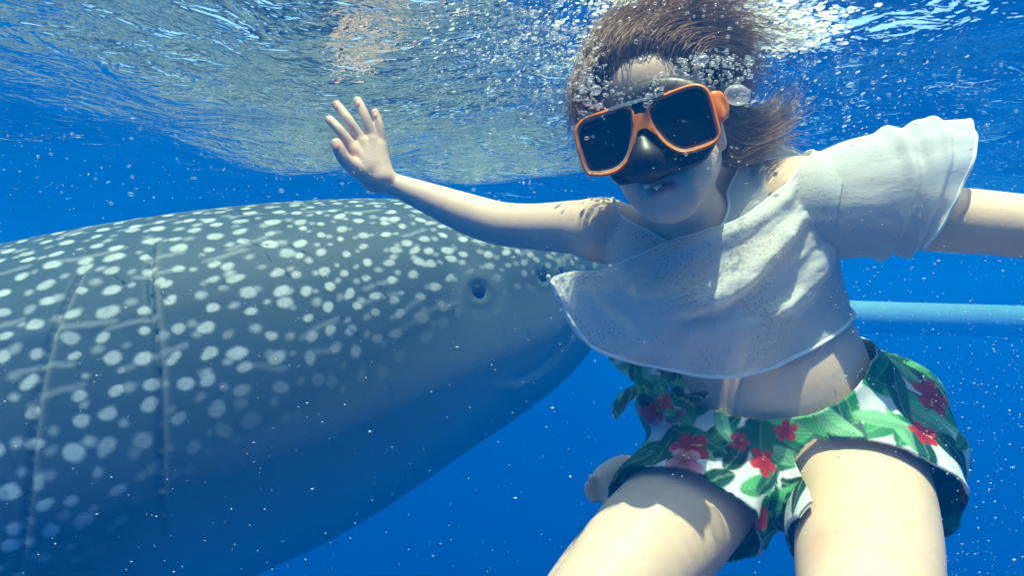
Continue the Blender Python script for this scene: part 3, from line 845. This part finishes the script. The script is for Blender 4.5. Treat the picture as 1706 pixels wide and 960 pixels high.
def print_material():
    t = NT('tropical_print')
    c = t.n('ShaderNodeAttribute', attribute_name='print').outputs['Color']
    co = t.n('ShaderNodeTexCoord').outputs['Object']
    wv = t.n('ShaderNodeTexNoise', {'Vector': co, 'Scale': 500., 'Detail': 1.}).outputs[0]
    b = t.n('ShaderNodeBump', {'Height': wv, 'Strength': .25, 'Distance': .0008}).outputs[0]
    p = t.pri(Base_Color=c, Roughness=.55, Normal=b, Specular_IOR_Level=.3).outputs[0]
    tl = t.n('ShaderNodeBsdfTranslucent', {'Color': c}).outputs[0]
    return t.surf(t.n('ShaderNodeMixShader', {0: .18, 1: p, 2: tl}).outputs[0])
PRINT = print_material()

def build_shorts():
    def plane(a, b, c, toward):
        n = nrm(np.cross(b - a, c - a)); n = n if n @ toward > 0 else -n
        return a, n
    up = TA[2]
    wp = np.array([hit(1128, 650, .012), hit(1200, 682, .012), hit(1325, 696, .012), hit(1400, 668, .012), hit(1436, 622, .012)])
    wq = np.polyfit(wp @ TA[0], wp @ up, 2); ws0, ws1 = (wp @ TA[0]).min() - .02, (wp @ TA[0]).max() + .02
    def cut(p, axis, along):
        along = nrm(along); n = nrm(axis - (axis @ along) * along); return p, n
    axL = nrm(P(1042, 938, .79) - P(1195, 755, .94)); axR = nrm(P(1444, 960, .69) - P(1425, 745, .93))
    l0, ln = cut(hit(1150, 812, .014) - axL * .014, axL, hit(1230, 858, .02) - hit(1092, 786, .02))
    r0, rn = cut(hit(1430, 738, .014), nrm(axR + np.array([0, .15, -.32])), P(1597, 800, .85) - P(1345, 775, .84) + axR * .085)
    LOW = Sdf(); LOW.p = [BODY.p[i] for i in LOWER]
    def parts(X, t):
        def E(c, r): return Sdf.d1(('e', c, np.array(r) , TA), X) + t
        def Cn(pts): 
            q = np.array([[*P(x, y, d), r] for x, y, d, r in pts])
            return Sdf.d1(('p', q[:, :3], q[:, 3]), X) + t
        wr = .0035 * vnoise(X * np.array([1, .6, 1]), 11, 31) + .0016 * vnoise(X, 26, 32)
        a = LOW.ev(X) - .0125 + t; b = E(P(1292, 665, .94), (.146, .100, .09))
        k1 = E(P(1500, 655, .93), (.050, .062, .040)); k2 = E(P(1086, 690, .91), (.020, .04, .045))
        # flared legs; their radius ripples round the leg
        def leg(pts, c, ax, amp, nn, ph):
            d = Cn(pts); q = X - c; e1 = nrm(np.cross(ax, [0, 1., .2])); e2 = np.cross(ax, e1)
            th = np.arctan2(q @ e2, q @ e1); h = np.clip(q @ ax / .10 + .5, 0, 1)
            return d + amp * np.sin(nn * th + ph) * h
        lL = leg([(1240, 735, .945, .082), (1184, 800, .89, .091), (1128, 880, .83, .098)], P(1150, 800, .89), ln, .006, 7, .5)
        lR = leg([(1420, 700, .955, .100), (1446, 765, .89, .102), (1462, 850, .82, .104)], P(1445, 765, .9), rn, .006, 6, 2.)
        lR2 = Cn([(1470, 680, .93, .070), (1546, 752, .86, .046)])
        return [x + wr for x in (a, b, k1, k2, lL, lR, lR2)]
    def smin(a, b, k):
        h = np.maximum(k - np.abs(a - b), 0) / k; return np.minimum(a, b) - h * h * k * .25
    cro = P(1308, 815, .90)
    groove = catmull(PX([(1345, 742, .82), (1420, 712, .82), (1490, 700, .84), (1575, 697, .88)]), 24)
    def f(X, c, rad):
        a, b, k1, k2, lL, lR, lR2 = parts(X, 0.)
        pl, pr_, pw = (X - l0) @ ln, (X - r0) @ rn, X @ up - np.polyval(wq, np.clip(X @ TA[0], ws0, ws1))
        core = smin(smin(smin(a, b, .04), k1, .04), k2, .02)
        lR = smin(lR, lR2, .05)
        core = smin(smin(core, lL, .03), lR, .03)
        sd = (X - cro) @ TA[0]; wgt = np.clip(sd / .03 + .5, 0, 1)
        cf = pl * (1 - wgt) + pr_ * wgt - .034 * np.clip(1 - np.abs(sd) / .05, 0, 1)
        o = np.maximum(core, cf)
        gd = np.sqrt(((X[:, None] - groove[None]) ** 2).sum(2)).min(1) - .004
        o = np.maximum(o, -gd)
        t = .0048
        i = core + t
        o = np.maximum(o, pw)
        return np.maximum(o, -i)
    V, F = surface_nets(f, P(1010, 925, .97) - np.array([.05, .25, 0]), P(1660, 560, .97) + np.array([.03, .13, 0.02]), .0024)
    V = smooth_verts(V, F, 2); N = vert_normals(V, F)
    fl = [(P(1150, 742, .82), .024, True), (P(1142, 778, .80), .022, False), (P(1265, 772, .82), .018, True), (P(1520, 683, .88), .026, True), (P(1502, 756, .83), .018, True),
          (P(1075, 690, .88), .020, False), (P(1215, 848, .82), .016, True), (P(1110, 672, .85), .016, True), (P(1310, 718, .82), .014, True), (P(1232, 735, .82), .012, True)]
    o = mesh_obj('flower_shorts', V, F, PRINT, person, attrs={'print': paint_print(V, N, 11, fl)})
    # tie: straps that come down from under the top to a knot on her right hip, with loose ends
    def band(ctrl, w, nu=50, tw=None):
        c = catmull(PX(ctrl), nu); rows = []
        w = np.interp(np.linspace(0, 1, nu), np.linspace(0, 1, len(w)), w)
        for i in range(nu):
            t_ = nrm(c[min(i + 1, nu - 1)] - c[max(i - 1, 0)]); a = nrm(np.cross(t_, [0.15, -1, .2])); nn = np.cross(a, t_)
            u = np.linspace(-1, 1, 9)
            rows.append(c[i] + a * (u * w[i])[:, None] + nn * (.004 * np.cos(u * 1.5))[:, None])
        return np.array(rows).reshape(-1, 3), grid_faces(nu, 9)
    vs, fs, k = [], [], 0
    for ctrl, w in (([(1000, 575, .86), (1040, 600, .845), (1075, 630, .84), (1102, 668, .845)], [.004, .017, .016, .008]),
                    ([(1075, 592, .85), (1090, 620, .84), (1100, 645, .838), (1108, 668, .84)], [.014, .016, .012, .006]),
                    ([(1110, 606, .85), (1122, 630, .845), (1138, 655, .845), (1150, 668, .85)], [.012, .012, .010, .004]),
                    ([(1106, 668, .838), (1085, 652, .83), (1060, 650, .825), (1040, 664, .82), (1030, 680, .82), (1024, 697, .82)], [.004, .007, .007, .009, .009, .002]),
                    ([(1104, 666, .836), (1130, 672, .83), (1150, 668, .832), (1178, 656, .84)], [.004, .008, .010, .004]),
                    ([(1106, 668, .836), (1116, 690, .828), (1128, 712, .825)], [.005, .009, .004])):
        V, F = band(ctrl, w); vs.append(V); fs.append(F + k); k += len(V)
    V = np.concatenate(vs); F = np.concatenate(fs); N = vert_normals(V, F)
    o = mesh_obj('tie', V, F, PRINT, person, attrs={'print': paint_print(V, N, 5, [(P(1108, 672, .835), .010, True)], 34, (.02, .036), 0)})
    md = o.modifiers.new('thickness', 'SOLIDIFY'); md.thickness = .0015; md.offset = 0
    md = o.modifiers.new('smooth', 'SUBSURF'); md.levels = md.render_levels = 1
build_shorts()

# ---------------------------------------------------------------- hair
def hair_material(name, a, b):
    t = NT(name)
    v = t.n('ShaderNodeAttribute', attribute_name='shade').outputs['Fac']
    co = t.n('ShaderNodeTexCoord').outputs['Object']
    n = t.n('ShaderNodeTexNoise', {'Vector': co, 'Scale': 120., 'Detail': 2.}).outputs[0]
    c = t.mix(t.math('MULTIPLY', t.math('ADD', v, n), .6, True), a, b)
    p = t.pri(Base_Color=c, Roughness=.42, Specular_IOR_Level=.4).outputs[0]
    tl = t.n('ShaderNodeBsdfTranslucent', {'Color': c}).outputs[0]
    return t.surf(t.n('ShaderNodeMixShader', {0: .3, 1: p, 2: tl}).outputs[0])
def build_hair():
    m = hair_material('brown_hair', c4(.16, .092, .052), c4(.88, .58, .32))
    g = np.random.default_rng(3)
    groups = [  # (guides, count, spread across, jitter in metres)
        ([[(978, 178, .79), (962, 135, .80), (980, 78, .82), (1035, 30, .83), (1110, 2, .835), (1225, -22, .84)],
          [(1000, 132, .757), (1000, 88, .775), (1040, 42, .795), (1105, 18, .81), (1185, 4, .82), (1250, -8, .82)],
          [(1048, 106, .738), (1052, 72, .757), (1095, 45, .78), (1160, 38, .80), (1212, 52, .83), (1252, 84, .85)],
          [(1100, 97, .730), (1108, 70, .752), (1150, 58, .78), (1200, 72, .82), (1240, 98, .85), (1262, 116, .87)],
          [(1152, 120, .735), (1165, 95, .76), (1195, 92, .80), (1228, 108, .84), (1250, 132, .87), (1262, 150, .88)]], 2600, .0065),
        ([[(985, 120, .80), (1000, 70, .80), (1060, 20, .81), (1140, -5, .81), (1240, -22, .82)],
          [(1060, 60, .77), (1110, 35, .78), (1180, 20, .80), (1240, 12, .82), (1290, 18, .84)],
          [(1150, 70, .80), (1205, 60, .83), (1250, 70, .86), (1285, 95, .88), (1300, 120, .9)]], 700, .016),
        ([[(1010, 70, .83), (970, 115, .805), (955, 160, .785), (953, 200, .785), (958, 225, .79)],
          [(1040, 60, .80), (995, 100, .765), (975, 140, .762), (966, 175, .768), (964, 198, .775)],
          [(1060, 50, .86), (990, 90, .86), (960, 140, .85), (955, 190, .85), (968, 240, .85)]], 700, .004),
        ([[(1185, 140, .82), (1222, 180, .87), (1262, 190, .90), (1298, 168, .92), (1322, 140, .93)],
          [(1192, 190, .80), (1222, 225, .86), (1268, 222, .90), (1308, 190, .92), (1330, 152, .93)],
          [(1198, 226, .80), (1222, 254, .85), (1262, 246, .88), (1298, 232, .90), (1326, 246, .91)],
          [(1198, 248, .81), (1212, 272, .83), (1236, 266, .86), (1268, 240, .88), (1300, 222, .90)]], 1000, .0075),
        ([[(1150, 90, .83), (1200, 130, .86), (1235, 150, .88), (1255, 120, .89), (1262, 80, .89)],
          [(1180, 150, .83), (1205, 200, .86), (1215, 240, .86), (1225, 268, .86)]], 420, .006)]
    V, F, S, n0 = [], [], [], 0
    nseg = 13; th = np.array([0, 2.094, 4.189])
    for guides, cnt, jit in groups:
        gd = np.stack([catmull(PX(q), nseg) for q in guides])
        for k in range(cnt):
            a = g.uniform(0, len(guides) - 1); i = min(int(a), len(guides) - 2); fq = a - i
            c = gd[i] * (1 - fq) + gd[i + 1] * fq
            clump = .5 + .5 * math.sin(a * 17.3)
            ln = g.uniform(.5, 1.0)
            tt = np.linspace(0, 1, nseg) * (nseg - 1) * min(ln, 1.); c = np.stack([np.interp(tt, np.arange(nseg), c[:, j]) for j in range(3)], 1)
            off = g.normal(0, 1, 3) * jit; off2 = g.normal(0, 1, 3) * jit * 1.5
            t_ = np.linspace(0, 1, nseg)[:, None]
            depth = g.uniform(-.035, .03) * np.array([.1, 1, .1]) * np.clip(t_ * 3, 0, 1)
            c = c + off * (.3 + .7 * t_) + off2 * t_ ** 2 + depth + .0014 * np.sin(t_ * g.uniform(4, 9) + g.uniform(0, 6)) * nrm(g.normal(size=3))
            r = g.uniform(.0003, .0007) * np.clip(1.15 - t_[:, 0] ** 2, .2, 1)
            tan = np.gradient(c, axis=0); tan /= np.linalg.norm(tan, axis=1)[:, None]
            s1 = np.cross(tan, [0.2, .3, 1]); s1 /= np.linalg.norm(s1, axis=1)[:, None]; s2 = np.cross(s1, tan)
            ring = c[:, None] + r[:, None, None] * (np.cos(th)[None, :, None] * s1[:, None] + np.sin(th)[None, :, None] * s2[:, None])
            V.append(ring.reshape(-1, 3)); F.append(grid_faces(nseg, 3, True) + n0); n0 += nseg * 3
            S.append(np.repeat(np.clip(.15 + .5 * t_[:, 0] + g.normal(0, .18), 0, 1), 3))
    # the mass of hair under the loose strands
    s = Sdf()
    s.ell(HL(0, -.034, .052), np.array([.078, .096, .088]) * HS, HAX, .02)
    s.chain(SK((995, 165, .835, .026), (1012, 110, .83, .028), (1062, 76, .83, .026), (1140, 78, .84, .026), (1190, 104, .86, .020)), .03)
    s.chain(SK((1190, 150, .86, .034), (1212, 205, .87, .030), (1235, 225, .88, .020)), .03)
    s.ell(HL(0, .118, -.01), np.array([.080, .085, .085]) * HS, HAX, .02, sub=True)
    s.ell(HL(0, .110, .062), np.array([.060, .085, .058]) * HS, HAX, .012, sub=True)
    v, f = sdf_mesh(s, HC - .2, HC + .2, .0035, 2)
    v = v + (.0016 * np.sin(v @ np.array([310., 90, -260]) + 3 * np.sin(v @ np.array([20., 30, 40]))))[:, None] * vert_normals(v, f)
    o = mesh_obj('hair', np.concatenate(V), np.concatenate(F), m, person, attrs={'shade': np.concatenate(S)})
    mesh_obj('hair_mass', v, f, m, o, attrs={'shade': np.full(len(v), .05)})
build_hair()

# ================================================================== DIVING MASK
def build_mask():
    root = empty('diving_mask', HL(0, .118, .008))
    tag(root, "black diving mask with orange lens rims worn over the woman's face", 'diving mask')
    p0 = HL(0, .122, .008); co = np.array([0, 0, CAM_Z])
    def MP(zx, zy, off=0.):
        x, y = 940 + zx / 3.2, 80 + zy / 3.2
        d = P(x, y, 1.) - co; q = p0 + hF * off
        return co + d * ((q - co) @ hF / (d @ hF))
    t = NT('orange_plastic')
    oc = t.n('ShaderNodeTexNoise', {'Vector': t.n('ShaderNodeTexCoord').outputs['Object'], 'Scale': 60., 'Detail': 3.}).outputs[0]
    m_or = t.surf(t.pri(Base_Color=t.mix(oc, c4(.90, .20, .015), c4(.97, .27, .02)), Roughness=.38).outputs[0])
    t = NT('grey_plastic'); m_gr = t.surf(t.pri(Base_Color=c4(.27, .29, .31), Roughness=.45).outputs[0])
    t = NT('black_silicone')
    sn = t.n('ShaderNodeTexNoise', {'Vector': t.n('ShaderNodeTexCoord').outputs['Object'], 'Scale': 40., 'Detail': 4.}).outputs[0]
    m_sk = t.surf(t.pri(Base_Color=t.mix(sn, c4(.006, .006, .007), c4(.018, .018, .02)), Roughness=.42).outputs[0])
    t = NT('tinted_glass')
    gl = t.pri(Base_Color=c4(.008, .012, .018), Roughness=.06, Specular_IOR_Level=.5).outputs[0]
    tp = t.n('ShaderNodeBsdfTransparent', {'Color': c4(.35, .42, .5)}).outputs[0]
    m_gl = t.surf(t.n('ShaderNodeMixShader', {0: .12, 1: gl, 2: tp}).outputs[0])
    Ro = [(470, 268), (515, 250), (600, 215), (680, 190), (735, 195), (775, 228), (800, 300), (822, 385), (838, 450), (822, 495), (780, 525), (700, 553), (640, 566), (590, 553), (530, 515), (485, 462), (452, 405), (437, 350), (442, 300)]
    Lo = [(245, 322), (180, 343), (110, 368), (72, 400), (54, 445), (60, 510), (80, 585), (103, 650), (130, 680), (180, 686), (250, 676), (305, 650), (345, 605), (368, 550), (380, 480), (384, 420), (378, 360), (360, 318), (305, 302)]
    def inset(c, a):
        t_ = np.roll(c, -1, 0) - np.roll(c, 1, 0); n = np.stack([-t_[:, 1], t_[:, 0]], 1); n /= np.linalg.norm(n, axis=1)[:, None]
        if ((c.mean(0) - c) * n).sum() < 0: n = -n
        q = c + n * a
        for _ in range(3): q = (np.roll(q, 1, 0) + 2 * q + np.roll(q, -1, 0)) / 4
        return q
    def ringloft(name, secs, mat, par, bev=.0010):
        """secs: list of (outline (n,2), offset); closed cross-section swept round"""
        n = len(secs[0][0]); V = np.array([[MP(*p, o) for p in c] for c, o in secs]); k = len(secs)
        V = np.concatenate([V, V[:1]]).reshape(-1, 3)[:k * n]
        F = []
        for i in range(k):
            for j in range(n):
                F.append((i * n + j, i * n + (j + 1) % n, ((i + 1) % k) * n + (j + 1) % n, ((i + 1) % k) * n + j))
        return mesh_obj(name, V, F, mat, par)
    for out in (Lo, Ro):
        c = catmull(np.array(out, float), 110, True)
        w = 21
        fr = ringloft('lens_rim', [(inset(c, 1), -.016), (inset(c, -1), -.006), (inset(c, 0), .0035), (inset(c, 3), .0062), (inset(c, w * .6), .0066), (inset(c, w - 3), .0052), (inset(c, w), .002), (inset(c, w), -.016)], m_or, root)
        ringloft('inner_rim', [(inset(c, w - 1), -.012), (inset(c, w - .5), .0015), (inset(c, w + 5), .0012), (inset(c, w + 9), -.0015), (inset(c, w + 9), -.012)], m_gr, root)
        q = inset(c, w + 7); ctr = q.mean(0); rows = []
        for f_ in (1., .8, .6, .4, .2, .02): rows.append([MP(*(ctr + (p - ctr) * f_), -.002) for p in q])
        o = mesh_obj('lens', np.array(rows).reshape(-1, 3), grid_faces(6, 110, True), m_gl, root)
        md = o.modifiers.new('thickness', 'SOLIDIFY'); md.thickness = .003
    # top bar
    def plate(name, outline, o0, o1, mat, bev=.0015, par=root):
        c = catmull(np.array(outline, float), 60, True) if len(outline) > 6 else np.array(outline, float)
        n = len(c); a = [MP(*p, o0) for p in c]; b = [MP(*p, o1) for p in c]
        F = [tuple(range(n)), tuple(range(2 * n - 1, n - 1, -1))] + [(j, n + j, n + (j + 1) % n, (j + 1) % n) for j in range(n)]
        o = mesh_obj(name, np.array(a + b), F, mat, par, smooth=False)
        md = o.modifiers.new('bevel', 'BEVEL'); md.width = bev; md.segments = 2; md.limit_method = 'ANGLE'
        return o
    plate('top_bar', [(243, 318), (330, 290), (430, 263), (518, 236), (522, 252), (432, 280), (332, 307), (247, 334)], -.014, .0075, m_gr)
    plate('brow_plate', [(245, 330), (380, 290), (520, 250), (500, 330), (440, 352), (366, 364), (300, 340)], -.014, .0025, m_sk)
    plate('nose_bridge', [(366, 362), (434, 345), (446, 375), (462, 412), (486, 458), (470, 448), (438, 428), (405, 434), (390, 452), (380, 500), (370, 545), (372, 480), (372, 420)], -.010, .0068, m_or)
    # soft skirt: from the rims back to the face, with the nose pocket
    S = [(185, 330), (225, 275), (300, 218), (400, 176), (500, 152), (610, 148), (700, 172), (790, 235), (825, 330), (838, 440), (805, 520), (760, 590), (690, 637), (560, 668), (430, 702), (312, 732), (262, 706), (225, 672), (140, 655), (92, 590), (66, 480), (90, 390)]
    c = catmull(np.array(S, float), 120, True); ctr = np.array([440., 430.]); rows = []
    for f_, o_ in ((.03, -.010), (.25, -.010), (.5, -.010), (.75, -.011), (.92, -.013), (.985, -.017), (1.0, -.024), (.99, -.036), (.985, -.05), (.98, -.064)):
        rows.append([MP(*(ctr + (p - ctr) * f_), o_) for p in c])
    mesh_obj('skirt', np.array(rows).reshape(-1, 3), grid_faces(10, 120, True), m_sk, root)
    s = Sdf()
    s.chain([(MP(415, 455, -.010), .011), (MP(425, 540, -.004), .015), (MP(440, 610, -.002), .019), (MP(447, 655, -.012), .014)], .02)
    s.ell(MP(395, 625, -.008), (.014, .012, .012), HAX, .015); s.ell(MP(490, 605, -.008), (.014, .012, .012), HAX, .015)
    s.cone(MP(300, 660, -.022), MP(600, 600, -.022), .012, .012, .02)
    v, f = sdf_mesh(s, MP(430, 560) - .09, MP(430, 560) + .09, .0025, 2)
    mesh_obj('nose_pocket', v, f, m_sk, root)
    # buckle and strap
    s = Sdf()
    s.chain([(MP(795, 255, -.004), .0055), (MP(812, 320, -.004), .0060), (MP(830, 375, -.005), .0055)], .006)
    s.chain([(MP(822, 258, -.012), .006), (MP(846, 300, -.016), .0065), (MP(852, 355, -.014), .0055)], .008)
    v, f = sdf_mesh(s, MP(825, 310) - .05, MP(825, 310) + .05, .0018, 1)
    mesh_obj('buckle', v, f, m_or, root)
    path = catmull(np.array([HL(*q) for q in ((.096, .095, .022), (.098, .04, .024), (.094, -.05, .03), (.05, -.115, .038), (0, -.135, .04), (-.05, -.115, .038), (-.092, -.05, .03), (-.096, .03, .022), (-.094, .085, .012))]), 70)
    rows = []
    for i in range(70):
        t_ = nrm(path[min(i + 1, 69)] - path[max(i - 1, 0)]); n_ = np.cross(t_, hU)
        rows.append([path[i] + hU * a * .009 + n_ * b * .0016 for a, b in ((-1, -1), (0, -1.2), (1, -1), (1, 1), (0, 1.2), (-1, 1))])
    mesh_obj('strap', np.array(rows).reshape(-1, 3), grid_faces(70, 6, True), m_sk, root)
build_mask()

# ================================================================== BOAT FLOAT, BUBBLES, DRIFTING SPECKS
def build_float():
    p = catmull(np.array([P(1330, 522, 6.0), P(1420, 528, 6.1), P(1600, 533, 6.2), P(1800, 538, 6.3), P(2300, 548, 6.6), P(3000, 556, 7.0)]), 60)
    r = .165 * np.clip(np.linspace(0, 1, 60) * 9, .25, 1) ** .6
    r[-6:] *= np.linspace(1, .3, 6)
    V, F = tube(p, r, 28)
    t = NT('boat_paint')
    n = t.n('ShaderNodeTexNoise', {'Vector': t.n('ShaderNodeTexCoord').outputs['Object'], 'Scale': 4., 'Detail': 5.}).outputs[0]
    m = t.surf(t.pri(Base_Color=t.mix(n, c4(.40, .60, .66), c4(.55, .76, .80)), Roughness=.5).outputs[0])
    root = empty('boat_float', p[20])
    tag(root, 'long pale outrigger float of a boat, faint in the blue water behind the woman', 'boat float')
    mesh_obj('hull', V, F, m, root)
    for i in (40, 54):
        a = p[i]; V, F = tube(np.array([a + [0, 0, .1], a + [0, .02, .75]]), .03, 10)
        mesh_obj('strut', V, F, m, root)
build_float()

def ico(sub):
    bm = bmesh.new(); bmesh.ops.create_icosphere(bm, subdivisions=sub, radius=1.)
    bm.verts.ensure_lookup_table()
    V = np.array([v.co[:] for v in bm.verts]); F = np.array([[v.index for v in f.verts] for f in bm.faces]); bm.free(); return V, F

def build_bubbles():
    g = np.random.default_rng(77)
    t = NT('air_bubble')
    lw = t.n('ShaderNodeLayerWeight', {0: .35}).outputs['Facing']
    gl = t.n('ShaderNodeBsdfGlossy', {'Color': c4(.95, .97, 1), 'Roughness': .08}).outputs[0]
    df = t.n('ShaderNodeBsdfDiffuse', {'Color': c4(.9, .92, .92)}).outputs[0]
    tl = t.n('ShaderNodeBsdfTranslucent', {'Color': c4(.9, .92, .92)}).outputs[0]
    tp = t.n('ShaderNodeBsdfTransparent').outputs[0]
    a = t.n('ShaderNodeMixShader', {0: .45, 1: df, 2: tl}).outputs[0]
    a = t.n('ShaderNodeMixShader', {0: .40, 1: a, 2: gl}).outputs[0]
    m = t.surf(t.n('ShaderNodeMixShader', {0: t.math('ADD', .16, t.math('MULTIPLY', lw, .55), True), 1: tp, 2: a}).outputs[0])
    pts = []
    def put(x, y, d, rpx):
        p = P(x, y, d)
        if p[2] < -.03: pts.append((p, rpx * d / FPX))
    size = lambda k=1.: float(np.clip(g.lognormal(.45, .5), .7, 5.5)) * k
    for k in range(2600):      # plume left of the head, thickest beside the hair
        u = g.beta(1.0, 2.0); x = 1000 - 360 * u + g.normal(0, 12); y = np.clip(95 - 40 * u + g.normal(0, 62 + 20 * u), -40, 320)
        put(x, y, g.uniform(.72, .90 if x < 830 else .82) if g.uniform() < .6 else g.uniform(1.25, 1.7), size(.85 if g.uniform() < .93 else 1.5))
    for k in range(240): put(g.normal(985, 16), g.normal(150, 35), g.uniform(.70, .745), size(1.1))
    for k in range(260):       # beads trapped along the mask and in the hair
        u = g.uniform(); x = 1085 + 165 * u + g.normal(0, 8); y = 150 - 48 * math.sin(u * 2.6) + g.normal(0, 12)
        put(x, y, .672 + g.uniform(0, .03) + .04 * u, size(1.0))
    for k in range(110): put(g.uniform(1010, 1160), 160 - .25 * (0) + g.normal(0, 9), .685, size(.9))
    for k in range(150): put(g.normal(1195, 40), g.normal(125, 26), g.uniform(.68, .78), size(1.2))
    for k in range(1700):      # streaming away to the right
        u = g.beta(.9, 2.2); x = 1215 + 520 * u; y = 70 + 120 * u * g.uniform(-.3, 1.2) + g.normal(0, 75)
        put(x, np.clip(y, -30, 330), g.uniform(1.0, 1.7), size(.9))
    for k in range(900): put(min(g.normal(1130, 85), 1290), abs(g.normal(0, 40)) - 10, g.uniform(.72, .93), size(1.0))  # extra bubbles added to whiten the top centre like sun glare
    for k in range(420):  # tiny bubbles standing in for white glints on the surface
        d = g.uniform(1., 2.6); y = 480 - (.40 + g.normal(0, .03)) * FPX / d
        put(g.uniform(-40, 900), y, d, size(.75))
    for k in range(9): put(g.normal(1102, 12), g.normal(312, 8), .69, size(.7))
    for k in range(80): put(g.normal(1180, 30), g.normal(262, 14), g.uniform(.66, .70), size(.6))
    for k in range(90): put(g.normal(600, 40), g.normal(255, 45), g.uniform(1.05, 1.13), size(.45))
    named = [((1228, 158, .665), .0118, 'largest round air bubble, bright beside the orange mask buckle'),
             ((993, 150, .70), .0062, 'lone round bubble at the left edge of the hairline'),
             ((893, 48, .85), .0062, 'bright oval bubble near the surface left of the hair'),
             ((1170, 100, .68), .0060, 'round bubble lying in the dark hair above the mask')]
    V1, F1 = ico(4); V0, F0 = ico(2)
    me = None
    def single(p, r, sq=.9):
        nonlocal me
        if me is None:
            o = mesh_obj('air_bubble', V1, F1, m, loc=(0, 0, 0)); me = o.data
        else:
            o = bpy.data.objects.new('air_bubble', me); COL.objects.link(o)
        o.location = p; o.scale = (r * g.uniform(.9, 1.4), r * g.uniform(.9, 1.1), r * sq); o.rotation_euler = (g.uniform(-.5, .5), g.uniform(-.5, .5), 0)
        return o
    for q, r, lab in named: tag(single(P(*q), r), lab, 'air bubble', 'air bubbles')
    pts.sort(key=lambda q: -q[1] / q[0][1])
    vis = [q for q in pts if -.85 < q[0][0] / q[0][1] < .85]
    solo = vis[:296]; ids = {id(q) for q in solo}
    for p, r in solo:
        x, y = 853 + p[0] / p[1] * FPX, 480 - (p[2] - CAM_Z) / p[1] * FPX
        lab = ('silvery air bubble among those rising left of her head' if x < 960 else 'small air bubble caught in the hair or along the top of the diving mask' if x < 1260 and 75 < y < 215
               else 'small air bubble by her mouth or cheek' if x < 1240 and y >= 215 else 'air bubble close to the white glare froth over her hair' if x < 1260 else 'silvery air bubble streaming away right of her hair')
        tag(single(p, r, g.uniform(.7, 1.)), lab, 'air bubble', 'air bubbles')
    rest = [q for q in pts if id(q) not in ids]
    V = np.concatenate([p + r * V0 * np.array([g.uniform(.9, 1.5), 1, g.uniform(.7, 1)]) for p, r in rest])
    F = np.concatenate([F0 + i * len(V0) for i in range(len(rest))])
    tag(mesh_obj('bubble_cloud', V, F, m, loc=(0, 0, 0)), 'cloud of tiny air bubbles under the sea surface, some standing for glints', 'bubbles', kind='stuff')
    # froth added over her head in place of the white sun glare
    t = NT('froth')
    fd = t.n('ShaderNodeBsdfDiffuse', {'Color': c4(.9, .9, .88)}).outputs[0]; ft = t.n('ShaderNodeBsdfTranslucent', {'Color': c4(.95, .95, .93)}).outputs[0]
    mf = t.surf(t.n('ShaderNodeMixShader', {0: .88, 1: fd, 2: ft}).outputs[0])
    fv, ff = [], []
    cl = [(P(1050, 8, .87), .04), (P(1130, -5, .92), .06), (P(1215, 2, .93), .05), (P(1300, 20, .95), .045), (P(1335, 55, .98), .03), (P(1255, 35, .95), .03)]
    for i in range(2000):
        c, sd = cl[g.integers(len(cl))]
        p = c + g.normal(0, 1, 3) * np.array([sd, sd * 1.2, 0]); p[2] = g.uniform(-.055, -.02)
        r = np.clip(g.lognormal(-6.25, .45), .0009, .0055)
        fv.append(p + V0 * r * np.array([g.uniform(.9, 2.2), g.uniform(.9, 2.), .5])); ff.append(F0 + i * len(V0))
    for i in range(1500):
        if i < 900: u = g.beta(.9, 2.0); x, y, d = 1225 + 430 * u, 60 + g.normal(0, 60) + 60 * u, g.uniform(1.0, 1.5)
        else: u = g.beta(1., 1.7); x, y, d = 1000 - 340 * u, 85 - 30 * u + g.normal(0, 50), g.uniform(.73, .83)
        p = P(x, y, d); r = np.clip(g.lognormal(.05, .5), .5, 3.) * d / FPX
        if p[2] > -.025: continue
        st = V0 * r * np.array([g.uniform(.9, 1.9), 1, g.uniform(.5, .9)]); st[:, 2] += st[:, 0] * .35
        fv.append(p + st); ff.append(F0 + (len(fv) - 1) * len(V0))
    tag(mesh_obj('glare_foam', np.concatenate(fv), np.concatenate(ff), mf, loc=(0, 0, 0)), 'white froth added as sun glare at the sea surface, with bubble flecks', 'foam', kind='stuff')
    # drifting white specks
    t = NT('plankton'); mp = t.surf(t.pri(Base_Color=c4(.85, .87, .82), Roughness=.5, Alpha=.6).outputs[0])
    O = np.array([(1, 0, 0), (-1, 0, 0), (0, 1, 0), (0, -1, 0), (0, 0, 1), (0, 0, -1)], float)
    OF = np.array([(0, 2, 4), (2, 1, 4), (1, 3, 4), (3, 0, 4), (2, 0, 5), (1, 2, 5), (3, 1, 5), (0, 3, 5)])
    Vs, Fs = [], []; k = 0
    for i in range(2600):
        d = g.uniform(.42, 1.0) if g.uniform() < .55 else g.uniform(1.0, 2.4)
        if g.uniform() < .5: x, y = g.uniform(1380, 1760), g.uniform(200, 1000)
        else: x, y = g.uniform(-60, 1760), g.uniform(0, 1000)
        r = np.clip(g.lognormal(.0, .45), .5, 2.6) * d / FPX * .72
        p = P(x, y, d)
        if p[2] > -.03: continue
        st = np.array([g.uniform(1, 2.6), 1, g.uniform(.5, 1)]); Vs.append(p + O * r * st); Fs.append(OF + k * 6); k += 1
    tag(mesh_obj('plankton', np.concatenate(Vs), np.concatenate(Fs), mp, smooth=False, loc=(0, 0, 0)), 'white specks of plankton drifting through the water', 'plankton', kind='stuff')
build_bubbles()
